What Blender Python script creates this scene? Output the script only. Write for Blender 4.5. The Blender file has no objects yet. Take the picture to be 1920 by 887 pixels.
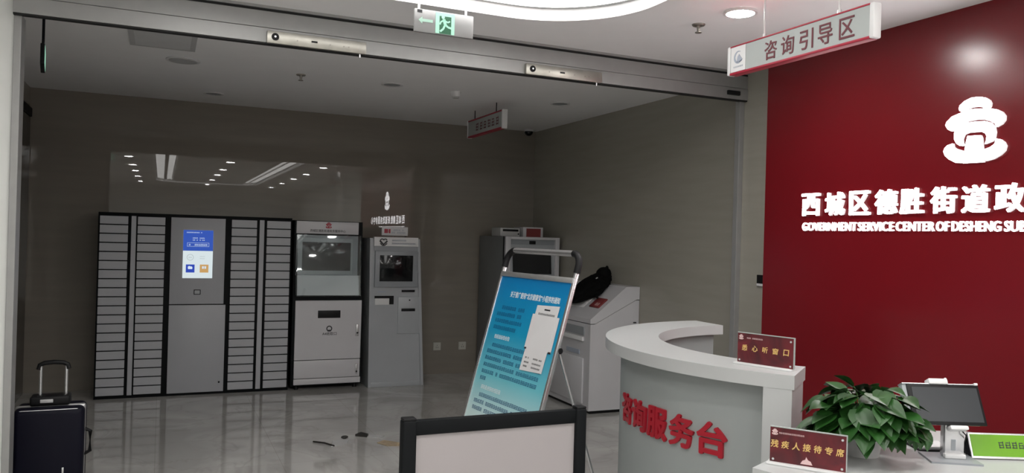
import bpy, bmesh, math, random
from mathutils import Matrix, Vector, noise

# ------------------------------------------------------------------ camera, world, exposure
scene = bpy.context.scene
COL = scene.collection
cam_data = bpy.data.cameras.new('camera')
cam_data.sensor_width = 36.0
cam_data.lens = 1480.0 / 1920.0 * 36.0
cam_data.clip_start = 0.05
cam_data.clip_end = 100
cam = bpy.data.objects.new('camera', cam_data)
COL.objects.link(cam)
YAW, PITCH, ROLL = math.radians(23.955), math.radians(0.102), math.radians(1.588)
fwd = Vector((math.sin(YAW) * math.cos(PITCH), math.cos(YAW) * math.cos(PITCH), math.sin(PITCH)))
rt = Vector((math.cos(YAW), -math.sin(YAW), 0))
up = rt.cross(fwd)
rt2 = rt * math.cos(ROLL) + up * math.sin(ROLL)
up2 = -rt * math.sin(ROLL) + up * math.cos(ROLL)
cam.matrix_world = Matrix(((rt2.x, up2.x, -fwd.x, 0), (rt2.y, up2.y, -fwd.y, 0), (rt2.z, up2.z, -fwd.z, 1.6), (0, 0, 0, 1)))
scene.camera = cam

world = bpy.data.worlds.new('world')
scene.world = world
world.use_nodes = True
world.node_tree.nodes['Background'].inputs[0].default_value = (0.8, 0.9, 1.0, 1)
world.node_tree.nodes['Background'].inputs[1].default_value = 0.02

scene.view_settings.view_transform = 'Standard'
scene.view_settings.look = 'None'
scene.view_settings.gamma = 1.0
scene.view_settings.use_curve_mapping = False
scene.view_settings.exposure = 0.22

FILM = 4.6        # luminous ring panel in the hall ceiling
LAMP = 210.0       # recessed downlights
SIGN = 11.0        # illuminated letters

# ------------------------------------------------------------------ materials
def nodes_of(name):
    m = bpy.data.materials.new(name)
    m.use_nodes = True
    nt = m.node_tree
    return m, nt, nt.nodes['Principled BSDF']

def mat(name, col, rough=0.5, metal=0.0, var=0.04, scale=6.0, spec=0.5, bump=0.0, coat=0.0):
    m, nt, b = nodes_of(name)
    b.inputs['Roughness'].default_value = rough
    b.inputs['Metallic'].default_value = metal
    b.inputs['Specular IOR Level'].default_value = spec
    b.inputs['Coat Weight'].default_value = coat
    tc = nt.nodes.new('ShaderNodeTexCoord')
    nz = nt.nodes.new('ShaderNodeTexNoise')
    nz.inputs['Scale'].default_value = scale
    nz.inputs['Detail'].default_value = 4
    nt.links.new(tc.outputs['Object'], nz.inputs['Vector'])
    rp = nt.nodes.new('ShaderNodeValToRGB')
    rp.color_ramp.elements[0].position = 0.3
    rp.color_ramp.elements[1].position = 0.7
    rp.color_ramp.elements[0].color = tuple(c * (1 - var) for c in col) + (1,)
    rp.color_ramp.elements[1].color = tuple(min(1, c * (1 + var)) for c in col) + (1,)
    nt.links.new(nz.outputs['Fac'], rp.inputs['Fac'])
    nt.links.new(rp.outputs['Color'], b.inputs['Base Color'])
    if bump:
        bp = nt.nodes.new('ShaderNodeBump')
        bp.inputs['Strength'].default_value = bump
        bp.inputs['Distance'].default_value = 0.01
        nt.links.new(nz.outputs['Fac'], bp.inputs['Height'])
        nt.links.new(bp.outputs['Normal'], b.inputs['Normal'])
    return m

def emat(name, col, strength, base=(0.8, 0.8, 0.8), rough=0.4):
    m, nt, b = nodes_of(name)
    b.inputs['Base Color'].default_value = base + (1,)
    b.inputs['Roughness'].default_value = rough
    b.inputs['Emission Color'].default_value = col + (1,)
    b.inputs['Emission Strength'].default_value = strength
    return m

def clear_mat(name, tint=(0.95, 0.97, 0.97), rough=0.02):
    m = bpy.data.materials.new(name)
    m.use_nodes = True
    nt = m.node_tree
    nt.nodes.clear()
    out = nt.nodes.new('ShaderNodeOutputMaterial')
    mix = nt.nodes.new('ShaderNodeMixShader')
    tr = nt.nodes.new('ShaderNodeBsdfTransparent')
    gl = nt.nodes.new('ShaderNodeBsdfGlossy')
    fr = nt.nodes.new('ShaderNodeFresnel')
    fr.inputs['IOR'].default_value = 1.45
    tr.inputs['Color'].default_value = tint + (1,)
    gl.inputs['Roughness'].default_value = rough
    nt.links.new(fr.outputs[0], mix.inputs[0])
    nt.links.new(tr.outputs[0], mix.inputs[1])
    nt.links.new(gl.outputs[0], mix.inputs[2])
    nt.links.new(mix.outputs[0], out.inputs['Surface'])
    return m

def marble_floor():
    m, nt, b = nodes_of('polished_marble_tile')
    tc = nt.nodes.new('ShaderNodeTexCoord')
    warp = nt.nodes.new('ShaderNodeTexNoise')
    warp.inputs['Scale'].default_value = 0.9
    warp.inputs['Detail'].default_value = 3
    warp.inputs['Distortion'].default_value = 1.6
    nt.links.new(tc.outputs['Object'], warp.inputs['Vector'])
    r1 = nt.nodes.new('ShaderNodeValToRGB')
    r1.color_ramp.elements[0].position = 0.35
    r1.color_ramp.elements[0].color = (0.40, 0.39, 0.375, 1)
    r1.color_ramp.elements[1].position = 0.65
    r1.color_ramp.elements[1].color = (0.58, 0.57, 0.545, 1)
    nt.links.new(warp.outputs['Fac'], r1.inputs['Fac'])
    vein = nt.nodes.new('ShaderNodeTexNoise')
    vein.inputs['Scale'].default_value = 0.9
    vein.inputs['Detail'].default_value = 4
    vein.inputs['Distortion'].default_value = 3.0
    nt.links.new(tc.outputs['Object'], vein.inputs['Vector'])
    r2 = nt.nodes.new('ShaderNodeValToRGB')
    r2.color_ramp.elements[0].position = 0.47
    r2.color_ramp.elements[0].color = (0, 0, 0, 1)
    r2.color_ramp.elements[1].position = 0.5
    r2.color_ramp.elements[1].color = (1, 1, 1, 1)
    e = r2.color_ramp.elements.new(0.53)
    e.color = (0, 0, 0, 1)
    nt.links.new(vein.outputs['Fac'], r2.inputs['Fac'])
    mx = nt.nodes.new('ShaderNodeMix')
    mx.data_type = 'RGBA'
    mx.inputs['B'].default_value = (0.25, 0.23, 0.21, 1)
    ml = nt.nodes.new('ShaderNodeMath')
    ml.operation = 'MULTIPLY'
    ml.inputs[1].default_value = 0.22
    nt.links.new(r2.outputs['Color'], ml.inputs[0])
    nt.links.new(ml.outputs[0], mx.inputs['Factor'])
    nt.links.new(r1.outputs['Color'], mx.inputs['A'])
    br = nt.nodes.new('ShaderNodeTexBrick')
    br.offset = 0.0
    br.inputs['Scale'].default_value = 1.0
    br.inputs['Brick Width'].default_value = 0.8
    br.inputs['Row Height'].default_value = 0.8
    br.inputs['Mortar Size'].default_value = 0.002
    br.inputs['Mortar Smooth'].default_value = 0.0
    br.inputs['Color1'].default_value = (1, 1, 1, 1)
    br.inputs['Color2'].default_value = (0.96, 0.96, 0.96, 1)
    br.inputs['Mortar'].default_value = (0.80, 0.79, 0.77, 1)
    nt.links.new(tc.outputs['Object'], br.inputs['Vector'])
    m2 = nt.nodes.new('ShaderNodeMix')
    m2.data_type = 'RGBA'
    m2.blend_type = 'MULTIPLY'
    m2.inputs['Factor'].default_value = 1.0
    nt.links.new(mx.outputs['Result'], m2.inputs['A'])
    nt.links.new(br.outputs['Color'], m2.inputs['B'])
    nt.links.new(m2.outputs['Result'], b.inputs['Base Color'])
    b.inputs['Roughness'].default_value = 0.045
    b.inputs['Specular IOR Level'].default_value = 0.8
    return m

def stone_wall(name, c1, c2, rough, spec=0.5):
    m, nt, b = nodes_of(name)
    tc = nt.nodes.new('ShaderNodeTexCoord')
    mp = nt.nodes.new('ShaderNodeMapping')
    mp.inputs['Scale'].default_value = (1.0, 1.0, 9.0)
    nt.links.new(tc.outputs['Object'], mp.inputs['Vector'])
    nz = nt.nodes.new('ShaderNodeTexNoise')
    nz.inputs['Scale'].default_value = 2.0
    nz.inputs['Detail'].default_value = 6
    nt.links.new(mp.outputs['Vector'], nz.inputs['Vector'])
    rp = nt.nodes.new('ShaderNodeValToRGB')
    rp.color_ramp.elements[0].position = 0.3
    rp.color_ramp.elements[1].position = 0.7
    rp.color_ramp.elements[0].color = c1 + (1,)
    rp.color_ramp.elements[1].color = c2 + (1,)
    nt.links.new(nz.outputs['Fac'], rp.inputs['Fac'])
    nt.links.new(rp.outputs['Color'], b.inputs['Base Color'])
    b.inputs['Roughness'].default_value = rough
    b.inputs['Specular IOR Level'].default_value = spec
    return m

def poster_mat():
    m, nt, b = nodes_of('blue_poster_print')
    tc = nt.nodes.new('ShaderNodeTexCoord')
    sx = nt.nodes.new('ShaderNodeSeparateXYZ')
    nt.links.new(tc.outputs['UV'], sx.inputs[0])
    rp = nt.nodes.new('ShaderNodeValToRGB')
    els = rp.color_ramp.elements
    els[0].position = 0.0
    els[0].color = (0.75, 0.85, 0.85, 1)
    els[1].position = 1.0
    els[1].color = (0.004, 0.20, 0.50, 1)
    for p, c in ((0.30, (0.62, 0.80, 0.80)), (0.50, (0.16, 0.55, 0.64)), (0.72, (0.010, 0.32, 0.55))):
        e = els.new(p)
        e.color = c + (1,)
    nt.links.new(sx.outputs['Y'], rp.inputs['Fac'])
    nt.links.new(rp.outputs['Color'], b.inputs['Base Color'])
    b.inputs['Roughness'].default_value = 0.35
    return m

M = {}
M['floor'] = marble_floor()
M['ceiling'] = mat('ceiling_paint', (0.90, 0.895, 0.895), 0.85, var=0.01)
M['white_paint'] = mat('white_wall_paint', (0.78, 0.79, 0.77), 0.6, var=0.02)
M['stone'] = stone_wall('polished_beige_stone', (0.235, 0.21, 0.18), (0.255, 0.23, 0.195), 0.012, 0.5)
M['stone_side'] = stone_wall('satin_beige_stone', (0.33, 0.315, 0.27), (0.36, 0.34, 0.295), 0.22)
M['red'] = mat('glossy_red_panel', (0.17, 0.0075, 0.012), 0.225, var=0.03, scale=1.5, spec=0.38)
M['brushed'] = mat('brushed_aluminium', (0.55, 0.55, 0.55), 0.38, 0.75, var=0.05, scale=20)
M['header'] = mat('header_aluminium', (0.36, 0.36, 0.355), 0.42, 0.4, var=0.03, scale=15)
M['steel'] = mat('stained_stainless_steel', (0.46, 0.445, 0.40), 0.36, 0.95, var=0.12, scale=14)
M['black'] = mat('black_plastic', (0.006, 0.006, 0.007), 0.5, spec=0.25)
M['black_metal'] = mat('black_coated_metal', (0.009, 0.010, 0.011), 0.5, spec=0.08)
M['seal_and_gap'] = mat('black_seal_and_shadow_gap', (0.006, 0.006, 0.006), 0.7)
M['grey_door'] = mat('light_grey_coated_steel', (0.44, 0.45, 0.475), 0.42, var=0.015)
M['grey_panel'] = mat('grey_coated_steel', (0.42, 0.43, 0.455), 0.4, var=0.015)
M['kiosk_white'] = mat('kiosk_white_steel', (0.60, 0.595, 0.615), 0.35, var=0.015)
M['kiosk_grey'] = mat('kiosk_grey_steel', (0.40, 0.42, 0.44), 0.28, var=0.02)
M['kiosk_bezel'] = mat('kiosk_bezel_grey', (0.30, 0.32, 0.34), 0.35, var=0.02)
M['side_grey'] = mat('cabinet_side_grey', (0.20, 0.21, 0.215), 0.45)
M['screen'] = mat('dark_screen_glass', (0.008, 0.009, 0.010), 0.08, var=0.0, spec=0.3)
M['tablet_screen'] = mat('matte_tablet_glass', (0.035, 0.038, 0.042), 0.3, var=0.02, spec=0.22)
M['white_plastic'] = mat('white_plastic', (0.72, 0.72, 0.72), 0.35, var=0.01)
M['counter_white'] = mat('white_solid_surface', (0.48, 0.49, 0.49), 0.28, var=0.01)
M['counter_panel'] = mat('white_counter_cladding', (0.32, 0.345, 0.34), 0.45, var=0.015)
M['letter_red'] = mat('red_acrylic_letter', (0.38, 0.008, 0.022), 0.35)
M['dark_red'] = mat('dark_red_print', (0.13, 0.014, 0.024), 0.5)
M['sign_red'] = mat('red_sign_edge', (0.36, 0.012, 0.035), 0.4)
M['sign_face'] = mat('pale_sign_face', (0.39, 0.42, 0.41), 0.4, var=0.01)
M['gold'] = mat('gold_lettering', (0.72, 0.48, 0.16), 0.4, var=0.05)
M['pink_print'] = mat('pale_pink_print', (0.72, 0.50, 0.50), 0.5)
M['dark_print'] = mat('dark_print', (0.02, 0.02, 0.024), 0.5)
M['navy_print'] = mat('navy_print', (0.006, 0.075, 0.20), 0.5)
M['white_print'] = mat('white_print', (0.8, 0.86, 0.88), 0.5)
M['grey_print'] = mat('grey_blue_print', (0.36, 0.40, 0.48), 0.5)
M['poster'] = poster_mat()
M['paper'] = mat('white_paper', (0.72, 0.71, 0.72), 0.7, var=0.02)
M['board_white'] = mat('white_board_panel', (0.38, 0.35, 0.354), 0.4, var=0.015, scale=2)
M['silver_tube'] = mat('silver_tube', (0.70, 0.70, 0.71), 0.25, 0.85)
M['suitcase'] = mat('navy_black_suitcase_shell', (0.005, 0.005, 0.012), 0.5, spec=0.14)
M['bag'] = mat('black_nylon', (0.004, 0.004, 0.004), 0.85, spec=0.1, bump=0.3, scale=40)
M['pot'] = mat('white_ceramic_pot', (0.62, 0.62, 0.62), 0.3)
M['soil'] = mat('dark_soil', (0.02, 0.014, 0.01), 0.9, bump=0.5, scale=60)
M['leaf'] = mat('deep_green_leaf', (0.015, 0.062, 0.011), 0.34, var=0.45, scale=9)
M['stem'] = mat('green_stem', (0.05, 0.12, 0.03), 0.5)
M['green_card'] = mat('bright_green_card', (0.15, 0.37, 0.015), 0.22, var=0.03)
M['acrylic'] = clear_mat('clear_acrylic')
M['shroud'] = clear_mat('clear_shroud_plastic', (0.93, 0.96, 0.96))
M['vent'] = mat('vent_grey', (0.50, 0.50, 0.50), 0.5)
M['dark_glass'] = mat('dark_door_glass', (0.006, 0.006, 0.006), 0.08)
M['brass'] = mat('sprinkler_metal', (0.30, 0.28, 0.25), 0.4, 0.7)
M['socket'] = mat('socket_plate_ivory', (0.50, 0.49, 0.44), 0.4)
M['book_red'] = mat('red_book_cover', (0.22, 0.035, 0.035), 0.45)
M['scrap_dark'] = mat('dark_scrap', (0.02, 0.018, 0.015), 0.6)
M['scrap_tan'] = mat('tan_tape', (0.42, 0.33, 0.22), 0.5, var=0.2, scale=30)
M['film'] = emat('luminous_ceiling_film', (1.0, 0.985, 0.96), FILM)
M['lamp'] = emat('downlight_diffuser', (1.0, 0.98, 0.95), LAMP)
M['sign_light'] = emat('lit_white_letter', (1.0, 0.97, 0.98), SIGN)
M['sign_side'] = emat('lit_letter_side', (1.0, 0.93, 0.95), 0.5)
M['exit_light'] = emat('lit_exit_pale_green', (0.45, 1.0, 0.72), 0.5, (0.22, 0.32, 0.27))
M['exit_green'] = mat('exit_green', (0.03, 0.12, 0.065), 0.4)
M['exit_arrow'] = emat('lit_exit_arrow', (0.5, 1.0, 0.75), 0.28, (0.25, 0.32, 0.28))
M['ui_white'] = emat('screen_white', (0.72, 0.82, 0.85), 0.75, (0.1, 0.1, 0.1))
M['ui_blue'] = emat('screen_blue', (0.012, 0.07, 0.42), 0.85, (0.02, 0.02, 0.05))
M['ui_icon_blue'] = emat('screen_icon_blue', (0.008, 0.05, 0.45), 0.8, (0.02, 0.02, 0.05))
M['ui_orange'] = emat('screen_orange', (0.62, 0.36, 0.12), 0.75, (0.05, 0.03, 0.02))
M['ui_grey'] = emat('screen_grey', (0.30, 0.36, 0.38), 0.7, (0.1, 0.1, 0.1))
M['ui_text'] = emat('screen_text', (0.75, 0.88, 1.0), 0.7, (0.1, 0.1, 0.1))

# ------------------------------------------------------------------ mesh helpers
class MB:
    """collects shapes of one part; frame maps the shape's own axes to the world"""
    def __init__(self, frame=None):
        self.bm = bmesh.new()
        self.frame = frame or Matrix.Identity(4)
    def _merge(self, tmp):
        me = bpy.data.meshes.new('tmp')
        tmp.to_mesh(me)
        tmp.free()
        self.bm.from_mesh(me)
        bpy.data.meshes.remove(me)
        return self
    def box(self, x0, x1, y0, y1, z0, z1, bev=0.0, seg=2):
        t = bmesh.new()
        bmesh.ops.create_cube(t, size=1.0)
        for v in t.verts:
            v.co = Vector(((x0 + x1) / 2 + v.co.x * (x1 - x0), (y0 + y1) / 2 + v.co.y * (y1 - y0), (z0 + z1) / 2 + v.co.z * (z1 - z0)))
        if bev:
            bmesh.ops.bevel(t, geom=t.edges[:], offset=bev, segments=seg, affect='EDGES', profile=0.5)
        return self._merge(t)
    def cyl(self, p0, p1, r0, r1=None, seg=20, caps=True):
        p0, p1 = Vector(p0), Vector(p1)
        d = p1 - p0
        t = bmesh.new()
        bmesh.ops.create_cone(t, cap_ends=caps, segments=seg, radius1=r0, radius2=r0 if r1 is None else r1, depth=d.length)
        q = d.to_track_quat('Z', 'Y').to_matrix().to_4x4()
        mm = Matrix.Translation((p0 + p1) / 2) @ q
        bmesh.ops.transform(t, matrix=mm, verts=t.verts)
        return self._merge(t)
    def sph(self, c, r, sx=1, sy=1, sz=1, seg=16):
        t = bmesh.new()
        bmesh.ops.create_uvsphere(t, u_segments=seg, v_segments=max(6, seg // 2), radius=r)
        for v in t.verts:
            v.co = Vector((c[0] + v.co.x * sx, c[1] + v.co.y * sy, c[2] + v.co.z * sz))
        return self._merge(t)
    def tube(self, pts, r, seg=10):
        pts = [Vector(p) for p in pts]
        t = bmesh.new()
        rings = []
        up0 = Vector((0, 0, 1))
        for i, p in enumerate(pts):
            a = pts[max(0, i - 1)]
            b = pts[min(len(pts) - 1, i + 1)]
            d = (b - a).normalized()
            u = d.cross(up0)
            if u.length < 1e-3:
                u = d.cross(Vector((1, 0, 0)))
            u.normalize()
            w = d.cross(u)
            rings.append([t.verts.new(p + u * (r * math.cos(2 * math.pi * k / seg)) + w * (r * math.sin(2 * math.pi * k / seg))) for k in range(seg)])
        for a, b in zip(rings, rings[1:]):
            for k in range(seg):
                t.faces.new((a[k], a[(k + 1) % seg], b[(k + 1) % seg], b[k]))
        t.faces.new(rings[0][::-1])
        t.faces.new(rings[-1])
        return self._merge(t)
    def prism(self, poly, d0, d1, axes='xyz'):
        """extrude a 2D outline; axes names the two outline axes, then the depth axis"""
        idx = ['xyz'.index(c) for c in axes]
        t = bmesh.new()
        def mk(p, d):
            co = [0, 0, 0]
            co[idx[0]], co[idx[1]], co[idx[2]] = p[0], p[1], d
            return t.verts.new(co)
        a = [mk(p, d0) for p in poly]
        b = [mk(p, d1) for p in poly]
        n = len(poly)
        fa = t.faces.new(a)
        fb = t.faces.new(b[::-1])
        for i in range(n):
            t.faces.new((a[i], b[i], b[(i + 1) % n], a[(i + 1) % n]))
        bmesh.ops.triangulate(t, faces=[fa, fb])
        bmesh.ops.recalc_face_normals(t, faces=t.faces[:])
        return self._merge(t)
    def ringseg(self, c, r0, r1, a0, a1, z0, z1, n=48):
        t = bmesh.new()
        cols = []
        for i in range(n + 1):
            a = math.radians(a0 + (a1 - a0) * i / n)
            ca, sa = math.cos(a), math.sin(a)
            cols.append([t.verts.new((c[0] + r * ca, c[1] + r * sa, z)) for r, z in ((r0, z0), (r1, z0), (r1, z1), (r0, z1))])
        for p, q in zip(cols, cols[1:]):
            for k in range(4):
                t.faces.new((p[k], p[(k + 1) % 4], q[(k + 1) % 4], q[k]))
        t.faces.new(cols[0][::-1])
        t.faces.new(cols[-1])
        bmesh.ops.recalc_face_normals(t, faces=t.faces[:])
        return self._merge(t)
    def quads(self, lst):
        for q in lst:
            self.bm.faces.new([self.bm.verts.new(p) for p in q])
        return self

ROOT = {}
def link(o):
    COL.objects.link(o)
    return o

def finish(mb, name, m, inv=None, smooth=False, recalc=False):
    me = bpy.data.meshes.new(name)
    mm = (inv @ mb.frame) if inv is not None else mb.frame
    bmesh.ops.transform(mb.bm, matrix=mm, verts=mb.bm.verts)
    if recalc:
        bmesh.ops.recalc_face_normals(mb.bm, faces=mb.bm.faces[:])
    mb.bm.to_mesh(me)
    mb.bm.free()
    me.materials.append(m)
    if smooth:
        for p in me.polygons:
            p.use_smooth = True
        try:
            me.set_sharp_from_angle(angle=math.radians(40))
        except Exception:
            pass
    return me

def thing(name, label, cat, loc=(0, 0, 0), rz=0.0, group=None):
    o = bpy.data.objects.new(name, None)
    o.empty_display_size = 0.1
    o.location = loc
    o.rotation_euler = (0, 0, rz)
    o['label'] = label
    o['category'] = cat
    if group:
        o['group'] = group
    link(o)
    ROOT[o.name] = Matrix.Translation(loc) @ Matrix.Rotation(rz, 4, 'Z')
    return o

def part(name, mb, m, parent, smooth=True, label=None):
    mat4 = ROOT[parent.name]
    me = finish(mb, name, m, mat4.inverted(), smooth)
    o = link(bpy.data.objects.new(name, me))
    o.parent = parent
    ROOT[o.name] = mat4
    if label:
        o['label'] = label
    return o

def single(name, mb, m, label, cat, group=None, loc=(0, 0, 0), smooth=True):
    me = finish(mb, name, m, Matrix.Translation(loc).inverted(), smooth)
    o = link(bpy.data.objects.new(name, me))
    o.location = loc
    ROOT[o.name] = Matrix.Translation(loc)
    o['label'] = label
    o['category'] = cat
    if group:
        o['group'] = group
    return o

def struct(name, mb, m, parent=None, smooth=False, label=None):
    me = finish(mb, name, m, None, smooth)
    o = link(bpy.data.objects.new(name, me))
    ROOT[o.name] = Matrix.Identity(4)
    if parent:
        o.parent = parent
    else:
        o['kind'] = 'structure'
    if label:
        o['label'] = label
    return o

def frame(o, x, y, z=None):
    x = Vector(x).normalized()
    y = Vector(y).normalized()
    z = x.cross(y)
    return Matrix(((x.x, y.x, z.x, o[0]), (x.y, y.y, z.y, o[1]), (x.z, y.z, z.z, o[2]), (0, 0, 0, 1)))

FACE_CAM = lambda o: frame(o, (1, 0, 0), (0, 0, 1))      # a face looking along -y
FACE_LEFT = lambda o: frame(o, (0, -1, 0), (0, 0, 1))    # a face looking along -x

def text(mb, body, w, h, depth=0.002, bold=0.0, cx=0.0, cy=0.0, z=0.0, keep=False, shear=0.0):
    """lettering fitted to w x h about (cx, cy) in the xy plane of mb's frame"""
    cu = bpy.data.curves.new('lettering', 'FONT')
    cu.body = body
    cu.size = 1.0
    cu.extrude = 0.0
    cu.shear = shear
    cu.resolution_u = 3
    o = link(bpy.data.objects.new('lettering', cu))
    dg = bpy.context.evaluated_depsgraph_get()
    dg.update()
    me = bpy.data.meshes.new_from_object(o.evaluated_get(dg))
    bpy.data.objects.remove(o)
    bpy.data.curves.remove(cu)
    t = bmesh.new()
    t.from_mesh(me)
    bpy.data.meshes.remove(me)
    if not t.verts:
        t.free()
        return mb
    xs = [v.co.x for v in t.verts]
    ys = [v.co.y for v in t.verts]
    sx = w / max(1e-6, max(xs) - min(xs))
    sy = h / max(1e-6, max(ys) - min(ys))
    if keep:
        sx = sy = min(sx, sy)
    mx, my = (max(xs) + min(xs)) / 2, (max(ys) + min(ys)) / 2
    for v in t.verts:
        v.co = Vector(((v.co.x - mx) * sx + cx, (v.co.y - my) * sy + cy, z))
    bmesh.ops.remove_doubles(t, verts=t.verts[:], dist=1e-5)
    if depth > 0:
        r = bmesh.ops.extrude_face_region(t, geom=t.faces[:])
        vs = [g for g in r['geom'] if isinstance(g, bmesh.types.BMVert)]
        bmesh.ops.translate(t, verts=vs, vec=(0, 0, depth))
    bmesh.ops.recalc_face_normals(t, faces=t.faces[:])
    if bold > 0:      # heavier strokes: the same strokes laid side by side
        bw = bold * max(w, h) if len(body) == 1 else bold * h
        src = bpy.data.meshes.new('tmp')
        t.to_mesh(src)
        t.free()
        for k in range(9):
            c = bmesh.new()
            c.from_mesh(src)
            off = (0, 0) if k == 8 else (bw * math.cos(math.pi * k / 4), bw * math.sin(math.pi * k / 4))
            for v in c.verts:
                v.co.x = (v.co.x - cx) * (1 - 2 * bw / w) + cx + off[0]
                v.co.y = (v.co.y - cy) * (1 - 2 * bw / h) + cy + off[1]
                v.co.z += (k - 8) * 1.5e-5 if v.co.z > z + depth * 0.5 else 0
            mb._merge(c)
        bpy.data.meshes.remove(src)
        return mb
    return mb._merge(t)

RNG = random.Random(7)
def glyph_blocks(mb, x0, x1, y, h, z, gap=0.25, rng=RNG):
    """a run of unreadable print: small stroke clusters"""
    x = x0
    while x < x1 - h * 0.5:
        w = h * 0.85
        if rng.random() > 0.06:
            for k in range(3):
                yy = y + h * (0.05 + 0.34 * k)
                mb.box(x + rng.random() * .15 * w, x + w * (0.7 + .3 * rng.random()), yy, yy + h * 0.12, z, z + 0.0006)
            for k in range(2):
                xx = x + w * (0.1 + 0.6 * k + 0.1 * rng.random())
                mb.box(xx, xx + w * 0.12, y, y + h * (0.6 + .4 * rng.random()), z, z + 0.0006)
        x += h * (0.85 + gap)
    return mb

EMBLEM = [
 [(-92,123),(-88,138),(-61,158),(-23,170),(17,169),(54,160),(77,143),(85,126),(82,109),(74,100),(48,104),(45,111),(16,118),(-17,119),(-44,114),(-54,108),(-75,103),(-88,110)],
 [(-169,42),(-162,60),(-132,85),(-75,100),(-49,109),(0,109),(48,104),(76,100),(115,91),(146,73),(161,52),(160,30),(145,12),(118,0),(110,19),(86,34),(54,46),(12,51),(-36,49),(-80,39),(-107,24),(-115,5),(-135,8),(-155,20)],
 [(-116,-16),(-113,10),(-91,30),(-52,41),(2,42),(55,38),(86,27),(107,4),(113,-26),(109,-53),(94,-71),(58,-81),(65,-60),(67,-41),(59,-25),(40,-15),(3,-13),(-35,-12),(-59,-20),(-69,-42),(-66,-62),(-57,-80),(-82,-76),(-102,-61),(-114,-40)],
 [(-177,-99),(-170,-81),(-153,-67),(-122,-60),(-118,-78),(-104,-90),(-56,-107),(-66,-169),(-102,-165),(-142,-144),(-166,-123)],
 [(114,-58),(140,-64),(160,-80),(170,-100),(164,-124),(142,-144),(107,-161),(67,-169),(54,-109),(90,-98),(112,-83)],
 [(-39,-29),(33,-32),(40,-48),(54,-174),(-60,-171),(-49,-74)]]
def emblem(mb, cx, cy, h, z, depth):
    k = h / 344.0
    for poly in EMBLEM:
        mb.prism([(cx + a * k, cy + b * k) for a, b in poly], z, z + depth)
    return mb

# ------------------------------------------------------------------ room shell
H = 2.9
YH = 4.80         # plane of the header over the open glass front
XW, YB = 4.14, 8.70
struct('floor', MB().box(-2.6, 4.4, -9.2, 8.9, -0.10, 0.0), M['floor'])
struct('wall_back', MB().box(-1.4, 4.4, YB, YB + 0.15, 0, H + 0.1), M['stone'])
struct('wall_right', MB().box(XW, XW + 0.2, 4.86, YB, 0, H + 0.1), M['stone_side'])
struct('trim_1', MB().box(4.03, XW + 0.2, 4.30, 4.86, 0, H + 0.1), M['stone_side'])
struct('wall_feature_right', MB().box(3.90, 4.34, 0.6, 4.385, 0, H), M['red'])
struct('wall_hall_right', MB().box(4.03, 4.34, -9.0, 0.6, 0, H + 0.1), M['white_paint'])
struct('wall_left', MB().box(-1.32, -1.17, YH + 0.1, YB, 0, H + 0.1), M['stone_side'])
struct('wall_hall_left', MB().box(-2.6, -2.45, -9.0, YH, 0, H + 0.1), M['white_paint'])
struct('wall_hall_rear', MB().box(-2.6, 4.34, -9.2, -9.0, 0, H + 0.1), M['white_paint'])
struct('wall_front', MB().box(-2.45, -0.725, YH, YH + 0.1, 0, H + 0.1), M['white_paint'])
struct('trim_2', MB().box(-0.725, -0.69, YH - 0.015, YH + 0.115, 0, 2.69, 0.003), M['header'])
struct('trim_3', MB().box(3.985, 4.03, YH - 0.02, YH + 0.03, 0, 2.69, 0.003), M['header'])

def rrect(x0, x1, y0, y1, r, n=14):
    pts = []
    for cx, cy, a0 in ((x1 - r, y1 - r, 0), (x0 + r, y1 - r, 90), (x0 + r, y0 + r, 180), (x1 - r, y0 + r, 270)):
        for i in range(n + 1):
            a = math.radians(a0 + 90.0 * i / n)
            pts.append((cx + r * math.cos(a), cy + r * math.sin(a)))
    return pts
CH = 0.40
OUT = rrect(-0.16, 2.45, -6.6, 4.275, 0.62)
INN = rrect(-0.16 + CH, 2.45 - CH, -6.6 + CH, 4.275 - CH, 0.25)

def flat_with_holes(mb, outer, holes, z):
    t = bmesh.new()
    for loop in [outer] + holes:
        vs = [t.verts.new((x, y, z)) for x, y in loop]
        for i in range(len(vs)):
            t.edges.new((vs[i], vs[(i + 1) % len(vs)]))
    bmesh.ops.triangle_fill(t, use_beauty=True, edges=t.edges[:])
    for f in t.faces:
        if f.normal.z > 0:
            f.normal_flip()
    return mb._merge(t)

cb = MB()
flat_with_holes(cb, [(-2.6, -9.2), (4.4, -9.2), (4.4, 8.9), (-2.6, 8.9)], [OUT], H)
flat_with_holes(cb, INN, [], H)
def riser(mb, loop, z0, z1):
    n = len(loop)
    mb.quads([[(loop[i][0], loop[i][1], z0), (loop[(i + 1) % n][0], loop[(i + 1) % n][1], z0),
               (loop[(i + 1) % n][0], loop[(i + 1) % n][1], z1), (loop[i][0], loop[i][1], z1)] for i in range(n)])
riser(cb, OUT, H, H + 0.085)
riser(cb, INN, H, H + 0.085)
cb.box(-2.6, 4.4, -9.2, 8.9, H + 0.16, H + 0.2)
struct('ceiling', cb, M['ceiling'])

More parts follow.
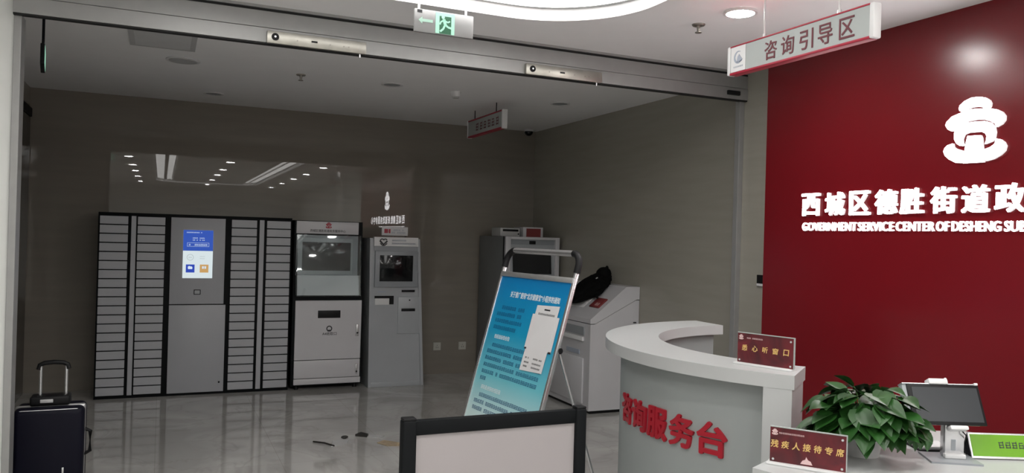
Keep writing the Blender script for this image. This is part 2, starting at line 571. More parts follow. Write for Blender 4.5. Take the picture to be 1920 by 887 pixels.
cl = thing('ceiling_light_panel', 'long rounded ring of glowing white ceiling panel recessed in the hall ceiling', 'ceiling light', (1.145, -1.16, H))
fb = MB()
flat_with_holes(fb, OUT, [INN], H + 0.075)
part('diffuser', fb, M['film'], cl, smooth=False)
lb = MB()
for loop, s in ((OUT, -1), (INN, 1)):
    cxm, cym = 1.145, -1.16
    lp = [(cxm + (x - cxm) * (1 + s * 0.022), cym + (y - cym) * (1 + s * 0.0055)) for x, y in loop]
    n = len(loop)
    lb.quads([[(loop[i][0], loop[i][1], H + 0.07), (loop[(i + 1) % n][0], loop[(i + 1) % n][1], H + 0.07),
               (lp[(i + 1) % n][0], lp[(i + 1) % n][1], H + 0.07), (lp[i][0], lp[i][1], H + 0.07)] for i in range(n)])
part('edge_profile', lb, M['header'], cl, smooth=False)
for xa, xb in ((0.03, 0.10), (2.235, 2.262)):
    part('divider_profile', MB().box(xa, xb, -6.2, 3.2, H + 0.055, H + 0.074), M['header'], cl)

# header over the glass front
struct('trim_4', MB().box(-0.725, 4.03, YH - 0.05, YH + 0.02, 2.775, 2.870, 0.002).box(-0.725, 4.03, YH - 0.06, YH + 0.02, 2.884, H), M['header'])
hb = MB().box(-0.725, 4.03, YH - 0.055, YH + 0.02, 2.688, 2.772, 0.002)
struct('trim_5', hb, M['header'])
struct('trim_shadow_gap', MB().box(-0.725, 4.03, YH - 0.047, YH + 0.015, 2.868, 2.884), M['seal_and_gap'])  # black strip standing in for the shadow gap between header and ceiling
struct('trim_6', MB().box(-0.725, 4.03, YH - 0.048, YH - 0.005, 2.680, 2.690), M['seal_and_gap'])

for x0, lab in ((0.525, 'long stained steel bar fitting on the header, the one nearer the left wall'),
                (2.165, 'long stained steel bar fitting on the header, below and right of the exit sign')):
    t = thing('door_lock_housing', lab, 'door fitting', (x0, YH - 0.055, 2.68), group='steel bar fittings on the glass front header')
    y1 = YH - 0.055
    part('housing', MB().box(x0, x0 + 0.575, y1 - 0.03, y1, 2.682, 2.752, 0.002), M['steel'], t)
    k = MB().cyl((x0 + 0.045, y1 - 0.036, 2.719), (x0 + 0.045, y1 - 0.028, 2.719), 0.021)
    part('lock_cylinder', k, M['black'], t)
    part('keyhole', MB().cyl((x0 + 0.045, y1 - 0.039, 2.719), (x0 + 0.045, y1 - 0.035, 2.719), 0.006), M['silver_tube'], t)
    sc = MB()
    for dx in (0.17, 0.36, 0.44, 0.47):
        sc.cyl((x0 + dx, y1 - 0.032, 2.712), (x0 + dx, y1 - 0.028, 2.712), 0.004, seg=10)
    part('screw', sc, M['brass'], t)
    part('latch_slot', MB().box(x0 + 0.25, x0 + 0.285, y1 - 0.0325, y1 - 0.028, 2.712, 2.722), M['black'], t)
    part('latch_pin', MB().cyl((x0 + 0.54, y1 - 0.015, 2.66), (x0 + 0.54, y1 - 0.015, 2.684), 0.006), M['silver_tube'], t)
sb = MB().box(3.83, 3.945, YH - 0.075, YH - 0.053, 2.715, 2.748, 0.006)
single('motion_sensor', sb, M['black'], 'small black oval sensor at the right end of the header', 'sensor', loc=(3.89, YH - 0.055, 2.73))

# dark door in the left wall of the back room
dr = MB().box(-1.175, -1.155, 7.4, 8.66, 0.0, 2.62)
struct('door_1', dr, M['dark_glass'])
struct('trim_7', MB().box(-1.172, -1.145, 7.3, 7.4, 0, 2.7).box(-1.172, -1.145, 7.3, 8.68, 2.62, 2.70), M['black_metal'])

# ------------------------------------------------------------------ downlights
first = True
lampd = None
def downlight(x, y, label):
    t = thing('downlight', label, 'ceiling light', (x, y, H), group='round recessed downlights in the hall ceiling')
    return t
xs, ys = (-0.57, 1.17, 3.02), (3.52, 1.5, -0.55, -2.4, -4.45, -6.75)
dm = rm = None
for xi, x in enumerate(xs):
    for yi, y in enumerate(ys):
        if yi == 0 and xi != 2:
            continue
        if yi == 0:
            x = 2.92
        lab = ('round glowing downlight in the ceiling beside the hanging guide sign' if yi == 0 else
               'round glowing downlight in the hall ceiling, mirrored in the polished back wall')
        t = thing('downlight', lab, 'ceiling light', (x, y, H), group='round recessed downlights in the hall ceiling')
        if dm is None:
            d = part('diffuser', MB().cyl((x, y, H - 0.012), (x, y, H - 0.004), 0.078, seg=32), M['lamp'], t, smooth=False)
            r = part('rim', MB().ringseg((x, y), 0.077, 0.092, 0, 360, H - 0.016, H - 0.001, 36), M['white_plastic'], t)
            dm, rm = d, r
        else:
            for src in (dm, rm):
                c = src.copy()
                c.parent = t
                link(c)

# ------------------------------------------------------------------ red wall lettering
def two_tone(o):
    # lit acrylic face, translucent side walls
    o.data.materials.append(M['sign_side'])
    for p in o.data.polygons:
        if p.normal.x > -0.6:
            p.material_index = 1
ws = thing('illuminated_sign', 'glowing white emblem with Chinese and English lettering on the red wall', 'wall sign', (3.90, 2.8, 1.7))
fr = FACE_LEFT((3.90, 2.805, 2.235))
two_tone(part('emblem', emblem(MB(fr), 0, 0, 0.346, 0.001, 0.016), M['sign_light'], ws, smooth=False))
chars = '西城区德胜街道政务服务中心'
cents = [3.938, 3.736, 3.541, 3.350, 3.176, 2.978, 2.792, 2.610, 2.425, 2.24, 2.055, 1.87, 1.685]
for ch, yc in zip(chars, cents):
    f = FACE_LEFT((3.90, yc, 1.872))
    two_tone(part('character', text(MB(f), ch, 0.154, 0.148, 0.018, 0.022, z=0.001), M['sign_light'], ws, smooth=False))
words = [('GOVERNMENT', 4.008, 3.562), ('SERVICE', 3.550, 3.293), ('CENTER', 3.278, 3.030), ('OF', 3.018, 2.940), ('DESHENG', 2.924, 2.653), ('SUBDISTRICT', 2.634, 2.24)]
for wd, a, b in words:
    f = FACE_LEFT((3.90, (a + b) / 2, 1.728))
    two_tone(part('word', text(MB(f), wd, a - b, 0.054, 0.014, 0.016, z=0.001), M['sign_light'], ws, smooth=False))

ac = thing('access_control_panel', 'small dark access control plate on the stone strip beside the red wall', 'wall switch', (4.03, 4.545, 1.34))
part('plate', MB(FACE_LEFT((4.03, 4.545, 1.337))).box(-0.038, 0.038, -0.042, 0.042, 0, 0.012, 0.003), M['black'], ac)
part('button_strip', MB(FACE_LEFT((4.03, 4.545, 1.337))).box(-0.036, 0.036, -0.04, -0.022, 0.0115, 0.0135, 0.001), M['white_plastic'], ac)

# ------------------------------------------------------------------ hanging signs
def rod_pair(t, pts, z0, z1, r, m):
    for x, y in pts:
        part('rod', MB().cyl((x, y, z0), (x, y, z1), r, seg=10), m, t)

hs = thing('hanging_guide_sign', 'long white sign with dark red characters hanging before the red wall', 'hanging sign', (2.82, 2.98, 2.59))
f = FACE_LEFT((2.80, 2.985, 2.593))
Lh = 0.985
part('panel', MB(f).box(-Lh / 2 + 0.03, Lh / 2 - 0.03, -0.068, 0.068, -0.045, 0.0), M['sign_face'], hs)
part('red_edge', MB(f).box(-Lh / 2 + 0.03, Lh / 2 - 0.03, 0.068, 0.076, -0.047, 0.002, 0.001).box(-Lh / 2 + 0.03, Lh / 2 - 0.03, -0.08, -0.068, -0.047, 0.002, 0.001), M['sign_red'], hs)
for s in (-1, 1):
    part('end_cap', MB(f).box(s * (Lh / 2 - 0.02) - 0.013, s * (Lh / 2 - 0.02) + 0.013, -0.079, 0.077, -0.046, 0.003, 0.007), M['white_plastic'], hs)
part('emblem_plate', MB(f).box(-Lh / 2 + 0.04, -Lh / 2 + 0.155, -0.067, 0.067, 0.0, 0.003), M['white_plastic'], hs)
cb = MB(f)
oc = []
for i in range(25):
    a = math.radians(60 + 270 * i / 24)
    oc.append((0.034 * math.cos(a), 0.034 * math.sin(a)))
for i in range(24, -1, -1):
    a = math.radians(60 + 270 * i / 24)
    k = i / 24
    th = 0.003 + 0.009 * math.sin(math.pi * k)
    oc.append(((0.034 - th) * math.cos(a), (0.034 - th) * math.sin(a)))
ex = -Lh / 2 + 0.098
cb.prism([(ex + p[0], 0.008 + p[1]) for p in oc], 0.003, 0.0042)
cb.prism([(ex - 0.012, -0.018), (ex - 0.004, 0.012), (ex + 0.008, 0.024), (ex + 0.020, 0.008), (ex + 0.034, -0.006), (ex + 0.030, -0.016), (ex + 0.01, -0.02)], 0.003, 0.0042)
glyph_blocks(cb, ex - 0.036, ex + 0.036, -0.046, 0.010, 0.003)
part('emblem_print', cb, M['grey_print'], hs, smooth=False)
for ch, yc, in zip('咨询引导区', (3.135, 3.017, 2.893, 2.775, 2.648)):
    part('character', text(MB(f), ch, 0.088, 0.096, 0.002, 0.008, cx=2.985 - yc, cy=-0.003, z=0.0005), M['dark_red'], hs, smooth=False)
for yy in (3.21, 2.716):
    rr = part('rod', MB().cyl((2.822, yy, 2.665), (2.822, yy, H), 0.0045, seg=10), M['white_plastic'], hs)
    part('clamp', MB().cyl((2.822, yy, 2.66), (2.822, yy, 2.69), 0.009, seg=12), M['brushed'], rr)

es = thing('exit_sign', 'hanging silver exit sign with lit green running figure near the ceiling light', 'exit sign', (1.40, 4.16, 2.775))
f = FACE_CAM((1.40, 4.15, 2.776))
M['exit_panel'] = mat('exit_sign_satin_panel', (0.30, 0.30, 0.30), 0.3, 0.3)
part('panel', MB(f).box(-0.172, 0.172, -0.066, 0.062, -0.022, 0.0, 0.006), M['exit_panel'], es)
part('light_panel', MB(f).box(-0.052, 0.058, -0.060, 0.055, 0.0005, 0.003), M['exit_light'], es)
dp = part('doorway', MB(f).box(-0.030, 0.038, -0.060, 0.036, 0.003, 0.0042), M['exit_green'], es)
g = MB(f)
def limb(pts, w):
    for (ax, ay), (bx, by) in zip(pts, pts[1:]):
        dx, dy = bx - ax, by - ay
        l = math.hypot(dx, dy)
        nx, ny = -dy / l * w, dx / l * w
        g.prism([(ax + nx, ay + ny), (bx + nx, by + ny), (bx - nx, by - ny), (ax - nx, ay - ny)], 0.0042, 0.0055)
g.cyl((-0.010, 0.030, 0.0042), (-0.010, 0.030, 0.0055), 0.0095, seg=16)
limb([(-0.006, 0.020), (0.004, -0.012)], 0.0085)
limb([(-0.004, 0.014), (-0.022, 0.004), (-0.028, -0.012)], 0.0042)
limb([(0.000, 0.012), (0.018, 0.004), (0.030, 0.012)], 0.0042)
limb([(0.004, -0.010), (0.020, -0.022), (0.040, -0.026)], 0.0055)
limb([(0.002, -0.010), (-0.008, -0.034), (-0.026, -0.050)], 0.0055)
part('running_figure', g, M['exit_light'], es, smooth=False)
a = MB(f)
a.prism([(-0.150, 0.0), (-0.128, 0.020), (-0.128, 0.008), (-0.068, 0.008), (-0.068, -0.008), (-0.128, -0.008), (-0.128, -0.020)], 0.0005, 0.002)
part('arrow', a, M['exit_arrow'], es, smooth=False)
part('maker_tag', MB(f).box(-0.158, -0.130, 0.040, 0.056, 0.0005, 0.0015), M['dark_print'], es)
for dx in (-0.145, 0.128):
    part('rod', MB().cyl((1.40 + dx, 4.161, 2.83), (1.40 + dx, 4.161, H + 0.07), 0.007, seg=10), M['white_plastic'], es)

# signs in the back room
hx = thing('dark_hanging_sign', 'unlit guide sign hanging from the dim back room ceiling', 'hanging sign', (2.92, 7.3, 2.72))
f = FACE_LEFT((2.9, 7.285, 2.722))
part('panel', MB(f).box(-0.45, 0.45, -0.078, 0.072, -0.045, 0.0, 0.004), M['sign_face'], hx)
part('red_edge', MB(f).box(-0.45, 0.45, 0.072, 0.084, -0.047, 0.002).box(-0.45, 0.45, -0.092, -0.078, -0.047, 0.002), M['sign_red'], hx)
e = part('end_cap', MB(f).box(-0.468, -0.445, -0.095, 0.088, -0.05, 0.004, 0.004), M['white_plastic'], hx)
e = part('end_cap', MB(f).box(0.445, 0.468, -0.095, 0.088, -0.05, 0.004, 0.004), M['white_plastic'], hx)
for k in range(6):
    part('character', glyph_blocks(MB(f), -0.22 + 0.105 * k, -0.22 + 0.105 * k + 0.06, -0.045, 0.085, 0.0005, 0.3), M['dark_red'], hx, smooth=False)
for yy in (7.6, 7.03):
    part('rod', MB().cyl((2.922, yy, 2.80), (2.922, yy, H), 0.0045, seg=8), M['black_metal'], hx)

ex2 = thing('edge_on_exit_sign', 'thin exit sign seen edge on, hanging inside the opening by the left wall', 'exit sign', (-0.648, 5.25, 2.55))
f = frame((-0.648, 5.25, 2.556), (-0.108, 0.994, 0), (0, 0, 1))
part('panel', MB(f).box(-0.16, 0.16, -0.057, 0.057, -0.011, 0.011, 0.003), M['black_metal'], ex2)
part('light_face', MB(f).box(-0.14, 0.14, -0.05, 0.05, 0.011, 0.0125), M['exit_light'], ex2)
for dx in (-0.1, 0.1):
    part('rod', MB(f).cyl((dx, 0.055, 0), (dx, H - 2.556, 0), 0.006, seg=8), M['black_metal'], ex2)

# ------------------------------------------------------------------ ceiling fittings
def sprinkler(x, y, label):
    t = thing('sprinkler_head', label, 'sprinkler', (x, y, H), group='sprinkler heads')
    part('escutcheon', MB().cyl((x, y, H - 0.008), (x, y, H), 0.036, 0.04, seg=24), M['brass'], t)
    part('body', MB().cyl((x, y, H - 0.045), (x, y, H - 0.006), 0.008, 0.012, seg=12), M['brass'], t)
    part('deflector', MB().cyl((x, y, H - 0.050), (x, y, H - 0.046), 0.02, seg=20), M['brass'], t)
sprinkler(2.888, 3.853, 'dark sprinkler head in the hall ceiling left of the round downlight')
sprinkler(1.02, 6.68, 'sprinkler head in the back room ceiling above the white cabinets')
vt = thing('air_vent', 'rectangular grey air vent in the back room ceiling', 'air vent', (-0.02, 5.94, H))
part('frame', MB().box(-0.235, 0.19, 5.66, 5.70, H - 0.012, H - 0.001).box(-0.235, 0.19, 6.16, 6.20, H - 0.012, H - 0.001).box(-0.235, -0.20, 5.70, 6.16, H - 0.012, H - 0.001).box(0.155, 0.19, 5.70, 6.16, H - 0.012, H - 0.001), M['vent'], vt)
sl = MB()
for i in range(14):
    y = 5.715 + i * 0.033
    sl.prism([(y, H - 0.002), (y + 0.004, H - 0.002), (y + 0.022, H - 0.013), (y + 0.018, H - 0.013)], -0.2, 0.155, 'yzx')
part('louvre', sl, M['vent'], vt)
sp = thing('ceiling_speaker', 'round flush ceiling speaker behind the air vent in the back room', 'speaker', (0.12, 6.6, H))
part('grille', MB().cyl((0.12, 6.6, H - 0.012), (0.12, 6.6, H - 0.001), 0.10, 0.11, seg=32), M['vent'], sp)
part('rim', MB().ringseg((0.12, 6.6), 0.105, 0.125, 0, 360, H - 0.008, H - 0.001, 36), M['white_plastic'], sp)
for x, y, lab in ((1.79, 6.67, 'unlit round downlight in the back room ceiling left of the smoke detector'),
                  (3.45, 6.72, 'unlit round downlight in the back room ceiling right of the hanging sign'),
                  (0.42, 8.05, 'unlit round downlight in the back room ceiling close to the back wall')):
    t = thing('unlit_downlight', lab, 'ceiling light', (x, y, H), group='unlit downlights in the back room ceiling')
    part('rim', MB().ringseg((x, y), 0.072, 0.095, 0, 360, H - 0.01, H - 0.001, 36), M['white_plastic'], t)
    part('lens', MB().cyl((x, y, H - 0.006), (x, y, H - 0.001), 0.072, seg=32), M['kiosk_bezel'], t)
sd = thing('smoke_detector', 'small cylindrical smoke detector beside the unlit hanging sign', 'smoke detector', (2.387, 6.70, H))
part('body', MB().cyl((2.387, 6.70, H - 0.045), (2.387, 6.70, H - 0.0005), 0.04, 0.048, seg=24), M['white_plastic'], sd)
part('sensor_head', MB().cyl((2.387, 6.70, H - 0.058), (2.387, 6.70, H - 0.044), 0.03, 0.036, seg=24), M['vent'], sd)
dc = thing('dome_camera', 'black dome camera at the far corner of the back room ceiling', 'security camera', (3.98, 8.55, H))
part('mount', MB().cyl((3.98, 8.55, H - 0.025), (3.98, 8.55, H - 0.0005), 0.06, seg=24), M['white_plastic'], dc)
part('dome', MB().sph((3.98, 8.55, H - 0.028), 0.05), M['screen'], dc)
for x, lab in ((2.951, 'ivory wall socket plate low on the back wall, left one of two'), (3.262, 'ivory wall socket plate low on the back wall, right one of two')):
    t = thing('wall_socket', lab, 'wall socket', (x, YB, 0.32), group='wall sockets')
    part('plate', MB().box(x - 0.045, x + 0.045, YB - 0.01, YB, 0.275, 0.365, 0.003), M['socket'], t)
    part('pin_slot', MB().box(x - 0.012, x - 0.008, YB - 0.0108, YB - 0.009, 0.30, 0.318).box(x + 0.008, x + 0.012, YB - 0.0108, YB - 0.009, 0.30, 0.318).box(x - 0.004, x + 0.004, YB - 0.0108, YB - 0.009, 0.33, 0.336), M['dark_print'], t)

# ------------------------------------------------------------------ locker bank
Y0 = 8.20
lk = thing('document_locker', 'black framed locker bank with grey compartment doors and a lit screen', 'locker', (0.335, Y0, 0))
part('frame', MB().box(-0.533, 1.208, Y0, Y0 + 0.44, 0.0, 1.736, 0.003), M['black_metal'], lk)
z0, z1, rows = 0.028, 1.707, 20
pitch = (z1 - z0) / rows
cd = None
for xa, xb in ((-0.519, -0.284), (-0.203, 0.033), (0.631, 0.867), (0.963, 1.193)):
    src = None
    for r in range(rows):
        za = z0 + r * pitch
        if src is None:
            d = part('locker_door', MB().box(xa, xb, Y0 - 0.012, Y0 + 0.004, za + 0.005, za + pitch - 0.005, 0.0015, 1), M['grey_door'], lk)
            src = d
        else:
            c = src.copy()
            c.location = (0, 0, r * pitch)
            c.parent = lk
            link(c)
for xa, xb in ((-0.257, -0.216), (0.893, 0.938)):
    part('divider_strip', MB().box(xa, xb, Y0 - 0.010, Y0 + 0.004, z0, z1, 0.0015, 1), M['grey_door'], lk)
part('screen_panel', MB().box(0.085, 0.573, Y0 - 0.012, Y0 + 0.004, 0.878, 1.707, 0.002), M['grey_panel'], lk)
ld = part('lower_door', MB().box(0.085, 0.592, Y0 - 0.012, Y0 + 0.004, 0.025, 0.868, 0.002), M['grey_panel'], lk)
part('lock', MB().cyl((0.55, Y0 - 0.016, 0.115), (0.55, Y0 - 0.010, 0.115), 0.009, seg=16), M['black'], ld)
f = FACE_CAM((0.3285, Y0 - 0.012, 1.359))
sc = part('screen', MB(f).box(-0.134, 0.134, -0.231, 0.231, 0.0, 0.003), M['ui_white'], lk)
part('header_panel', MB(f).box(-0.134, 0.134, 0.032, 0.231, 0.003, 0.0038), M['ui_blue'], sc)
tb = MB(f)
glyph_blocks(tb, -0.105, 0.03, 0.203, 0.012, 0.0038, 0.12)
glyph_blocks(tb, -0.05, 0.0, 0.15, 0.012, 0.0038, 0.12)
glyph_blocks(tb, 0.012, 0.055, 0.15, 0.012, 0.0038, 0.12)
glyph_blocks(tb, -0.05, 0.0, 0.13, 0.012, 0.0038, 0.12)
glyph_blocks(tb, 0.012, 0.055, 0.13, 0.012, 0.0038, 0.12)
glyph_blocks(tb, -0.083, 0.088, 0.082, 0.018, 0.0038, 0.08)
for xa, xb, ya, yb in ((-0.098, 0.098, 0.108, 0.110), (-0.098, 0.098, 0.073, 0.075), (-0.098, -0.096, 0.073, 0.110), (0.096, 0.098, 0.073, 0.110)):
    tb.box(xa, xb, ya, yb, 0.0038, 0.0044)
part('heading_text', tb, M['ui_text'], sc, smooth=False)
part('round_gauge', MB(f).ringseg((-0.068, -0.031), 0.027, 0.030, 0, 360, 0.003, 0.0036, 32), M['ui_grey'], sc, smooth=False)
gb = MB(f)
glyph_blocks(gb, -0.083, -0.055, -0.036, 0.010, 0.003)
glyph_blocks(gb, 0.02, 0.065, -0.026, 0.008, 0.003)
glyph_blocks(gb, 0.02, 0.065, -0.045, 0.008, 0.003)
part('body_text', gb, M['ui_grey'], sc, smooth=False)
part('app_icon', MB(f).box(-0.105, -0.027, -0.177, -0.100, 0.003, 0.0036), M['ui_icon_blue'], sc, label='blue square icon')
part('app_icon', MB(f).box(0.020, 0.098, -0.177, -0.100, 0.003, 0.0036), M['ui_orange'], sc, label='orange square icon')
ig = MB(f)
ig.cyl((-0.074, -0.128, 0.0036), (-0.074, -0.128, 0.0042), 0.014, seg=16).cyl((-0.058, -0.130, 0.0036), (-0.058, -0.130, 0.0042), 0.012, seg=16).box(-0.086, -0.047, -0.144, -0.132, 0.0036, 0.0042)
ig.box(0.040, 0.056, -0.140, -0.116, 0.0036, 0.0042).box(0.061, 0.077, -0.140, -0.116, 0.0036, 0.0042)
part('icon_symbol', ig, M['ui_text'], sc, smooth=False)
cr = part('card_reader', MB(FACE_CAM((0.331, Y0 - 0.012, 0.993))).box(-0.031, 0.031, -0.024, 0.024, 0, 0.004, 0.002), M['black'], lk)
part('reader_window', MB(FACE_CAM((0.331, Y0 - 0.016, 0.993))).box(-0.024, 0.024, -0.017, 0.017, 0, 0.0012).box(-0.01, 0.01, -0.01, 0.01, 0.0012, 0.002), M['kiosk_grey'], cr)

# ------------------------------------------------------------------ white paper-collection cabinet
YA = 8.15
ka = thing('collection_cabinet', 'white cabinet with clear screen cover and A4 slot beside the locker bank', 'cabinet', (1.585, YA, 0))
part('body', MB().prism([(1.226, 0.04), (1.945, 0.04), (1.918, 1.719), (1.228, 1.719)], YA + 0.012, YA + 0.47, 'xzy'), M['black_metal'], ka, smooth=False)
hp = part('header_panel', MB().box(1.243, 1.872, YA - 0.012, YA + 0.014, 1.587, 1.713, 0.003), M['kiosk_white'], ka)
f = FACE_CAM((1.5575, YA - 0.012, 1.65))
part('emblem', emblem(MB(f), 0.006, 0.026, 0.062, 0.0, 0.001), M['sign_red'], hp, smooth=False)
part('title', text(MB(f), '西城区德胜街道政务服务中心', 0.36, 0.028, 0.001, 0.01, 0.0, -0.031, 0.0), M['dark_print'], hp, smooth=False)
part('screen_surround', MB().box(1.246, 1.872, YA - 0.004, YA + 0.014, 1.163, 1.572, 0.002), M['kiosk_bezel'], ka)
bz = part('screen_bezel', MB().box(1.256, 1.815, YA - 0.012, YA, 1.175, 1.545, 0.003), M['kiosk_grey'], ka)
part('screen', MB().box(1.305, 1.795, YA - 0.016, YA - 0.010, 1.213, 1.502, 0.002), M['screen'], bz)
part('front_panel', MB().prism([(YA - 0.004, 1.163), (YA + 0.014, 1.163), (YA + 0.014, 0.962), (YA - 0.03, 0.962)], 1.25, 1.89, 'yzx'), M['kiosk_white'], ka, smooth=False)
sh = MB()
sh.prism([(YA - 0.016, 1.578), (YA - 0.022, 1.578), (YA - 0.085, 0.958), (YA - 0.079, 0.958)], 1.252, 1.895, 'yzx')
sh.prism([(YA + 0.01, 1.578), (YA - 0.018, 1.578), (YA - 0.082, 0.958), (YA + 0.01, 0.958)], 1.892, 1.896, 'yzx')
sh.prism([(YA + 0.01, 1.578), (YA - 0.018, 1.578), (YA - 0.082, 0.958), (YA + 0.01, 0.958)], 1.250, 1.254, 'yzx')
part('clear_cover', sh, M['shroud'], ka, smooth=False)
part('cover_handle', MB().box(1.53, 1.60, YA - 0.094, YA - 0.07, 0.952, 0.962, 0.002), M['black'], ka)
dr = part('door', MB().prism([(1.254, 0.306), (1.922, 0.306), (1.926, 0.907), (1.254, 0.907)], YA - 0.012, YA + 0.014, 'xzy'), M['kiosk_white'], ka, smooth=False)
part('paper_slot', MB().box(1.478, 1.708, YA - 0.014, YA - 0.006, 0.728, 0.806, 0.003), M['black'], dr)
f = FACE_CAM((1.597, YA - 0.012, 0.62))
part('user_mark', MB(f).ringseg((0, 0), 0.019, 0.030, -60, 240, 0.0, 0.0012, 28).prism([(-0.019, -0.030), (0.019, -0.030), (0.010, -0.012), (-0.010, -0.012)], 0, 0.0012), M['dark_print'], dr, smooth=False)
part('caption', text(MB(f), 'A4纸取口', 0.145, 0.034, 0.001, 0.012, 0.003, -0.052, 0.0), M['dark_print'], dr, smooth=False)
hd = part('handle', MB().box(1.872, 1.900, YA - 0.026, YA - 0.010, 0.54, 0.66, 0.004), M['brushed'], dr)
part('keyhole', MB().cyl((1.886, YA - 0.030, 0.572), (1.886, YA - 0.025, 0.572), 0.009, seg=14), M['black'], hd)
dw = part('drawer', MB().box(1.254, 1.922, YA - 0.012, YA + 0.014, 0.118, 0.298, 0.003), M['kiosk_white'], ka)
hd = part('handle', MB().box(1.876, 1.898, YA - 0.022, YA - 0.010, 0.150, 0.250, 0.003), M['brushed'], dw)
part('keyhole', MB().cyl((1.887, YA - 0.026, 0.172), (1.887, YA - 0.021, 0.172), 0.008, seg=14), M['black'], hd)
part('plinth', MB().box(1.254, 1.930, YA - 0.010, YA + 0.014, 0.055, 0.112, 0.002), M['kiosk_white'], ka)
for x in (1.29, 1.885):
    for y in (YA + 0.05, YA + 0.42):
        part('foot', MB().cyl((x, y, 0.0), (x, y, 0.042), 0.022, 0.015, seg=14), M['black'], ka)

# ------------------------------------------------------------------ grey self-service terminal
YK = 8.10
kb = thing('self_service_terminal', 'grey self-service terminal with dark screen and receipt slots, right of the white cabinet', 'terminal', (2.28, YK, 0))
part('body', MB().prism([(2.005, 0.0), (2.60, 0.0), (2.515, 1.556), (1.985, 1.556)], YK, YK + 0.42, 'xzy'), M['kiosk_grey'], kb, smooth=False)
for xa, xb in ((1.983, 2.012), (2.492, 2.522)):
    part('side_trim', MB().prism([(xa + (0.02 if xa < 2.2 else 0.08), 0.0), (xb + (0.02 if xa < 2.2 else 0.08), 0.0), (xb, 1.558), (xa, 1.558)], YK - 0.014, YK + 0.002, 'xzy'), M['kiosk_grey'], kb, smooth=False)
hp = part('header_panel', MB().prism([(YK - 0.03, 1.478), (YK + 0.03, 1.478), (YK + 0.03, 1.572), (YK - 0.022, 1.572)], 2.025, 2.50, 'yzx'), M['white_plastic'], kb, smooth=False)
f = FACE_CAM((2.262, YK - 0.030, 1.525))
kn = MB(f)
for dx in (-0.012, 0.022):
    kn.ringseg((-0.145 + dx, 0.008), 0.014, 0.023, 20, 200 if dx < 0 else 160, 0.0, 0.008, 20)
kn.prism([(-0.185, 0.002), (-0.172, 0.010), (-0.140, -0.022), (-0.108, 0.010), (-0.095, 0.002), (-0.140, -0.038)], 0.0, 0.008)
kn.prism([(-0.180, -0.022), (-0.172, -0.016), (-0.150, -0.036), (-0.130, -0.036), (-0.108, -0.016), (-0.100, -0.022), (-0.128, -0.045), (-0.152, -0.045)], 0.0, 0.008)
part('emblem', kn, M['dark_print'], hp, smooth=False)
pt = MB(f)
glyph_blocks(pt, -0.05, 0.11, 0.006, 0.018, 0.004, 0.1)
part('print_line', pt, M['grey_print'], hp, smooth=False)
part('print_line', glyph_blocks(MB(f), -0.05, 0.20, -0.026, 0.018, 0.004, 0.1), M['grey_print'], hp, smooth=False)
part('shade_strip', MB().box(2.03, 2.50, YK - 0.006, YK + 0.01, 1.425, 1.478), M['kiosk_bezel'], kb)
bz = part('screen_bezel', MB().box(2.04, 2.505, YK - 0.03, YK + 0.01, 1.048, 1.425, 0.004), M['kiosk_bezel'], kb)
part('screen', MB().box(2.088, 2.446, YK - 0.034, YK - 0.024, 1.109, 1.382, 0.002), M['screen'], bz)
part('receipt_slot', MB().box(2.338, 2.480, YK - 0.016, YK, 0.995, 1.018, 0.003), M['black'], kb)
part('label_strip', MB().box(2.08, 2.17, YK - 0.003, YK + 0.001, 0.995, 1.003), M['grey_print'], kb)
tr = part('output_tray', MB().box(2.055, 2.25, YK - 0.006, YK + 0.002, 0.862, 0.955, 0.003), M['white_plastic'], kb)
part('tray_opening', MB().box(2.048, 2.253, YK - 0.010, YK - 0.004, 0.930, 0.956).box(2.206, 2.253, YK - 0.010, YK - 0.004, 0.866, 0.932), M['black'], tr, smooth=False)
ap = part('access_panel', MB().box(2.302, 2.548, YK - 0.012, YK + 0.004, 0.556, 0.942, 0.003), M['kiosk_grey'], kb)
part('card_slot', MB().box(2.338, 2.488, YK - 0.018, YK - 0.008, 0.792, 0.822, 0.003), M['black'], ap)
part('lock', MB().cyl((2.425, YK - 0.016, 0.91), (2.425, YK - 0.010, 0.91), 0.008, seg=14), M['black'], ap)
part('base', MB().box(2.02, 2.59, YK - 0.006, YK + 0.004, 0.0, 0.05, 0.002), M['kiosk_grey'], kb)
tp = thing('table_sign', 'small white notice plate standing on top of the grey terminal', 'notice plate', (2.26, YK + 0.06, 1.572))
f = FACE_CAM((2.262, YK + 0.05, 1.636))
part('plate', MB(f).box(-0.142, 0.142, -0.046, 0.046, -0.008, 0.0, 0.002), M['paper'], tp)
part('foot', MB(f).box(-0.12, 0.12, -0.0625, -0.046, -0.03, 0.02, 0.002), M['acrylic'], tp)
part('mark', MB(f).box(-0.115, -0.075, -0.022, 0.022, 0.0, 0.001).box(-0.068, -0.048, -0.022, 0.022, 0.0, 0.001), M['sign_red'], tp)
part('print_line', glyph_blocks(MB(f), -0.035, 0.10, 0.002, 0.02, 0.0, 0.1), M['grey_print'], tp, smooth=False)
part('print_line', glyph_blocks(MB(f), -0.035, 0.12, -0.024, 0.02, 0.0, 0.1), M['grey_print'], tp, smooth=False)

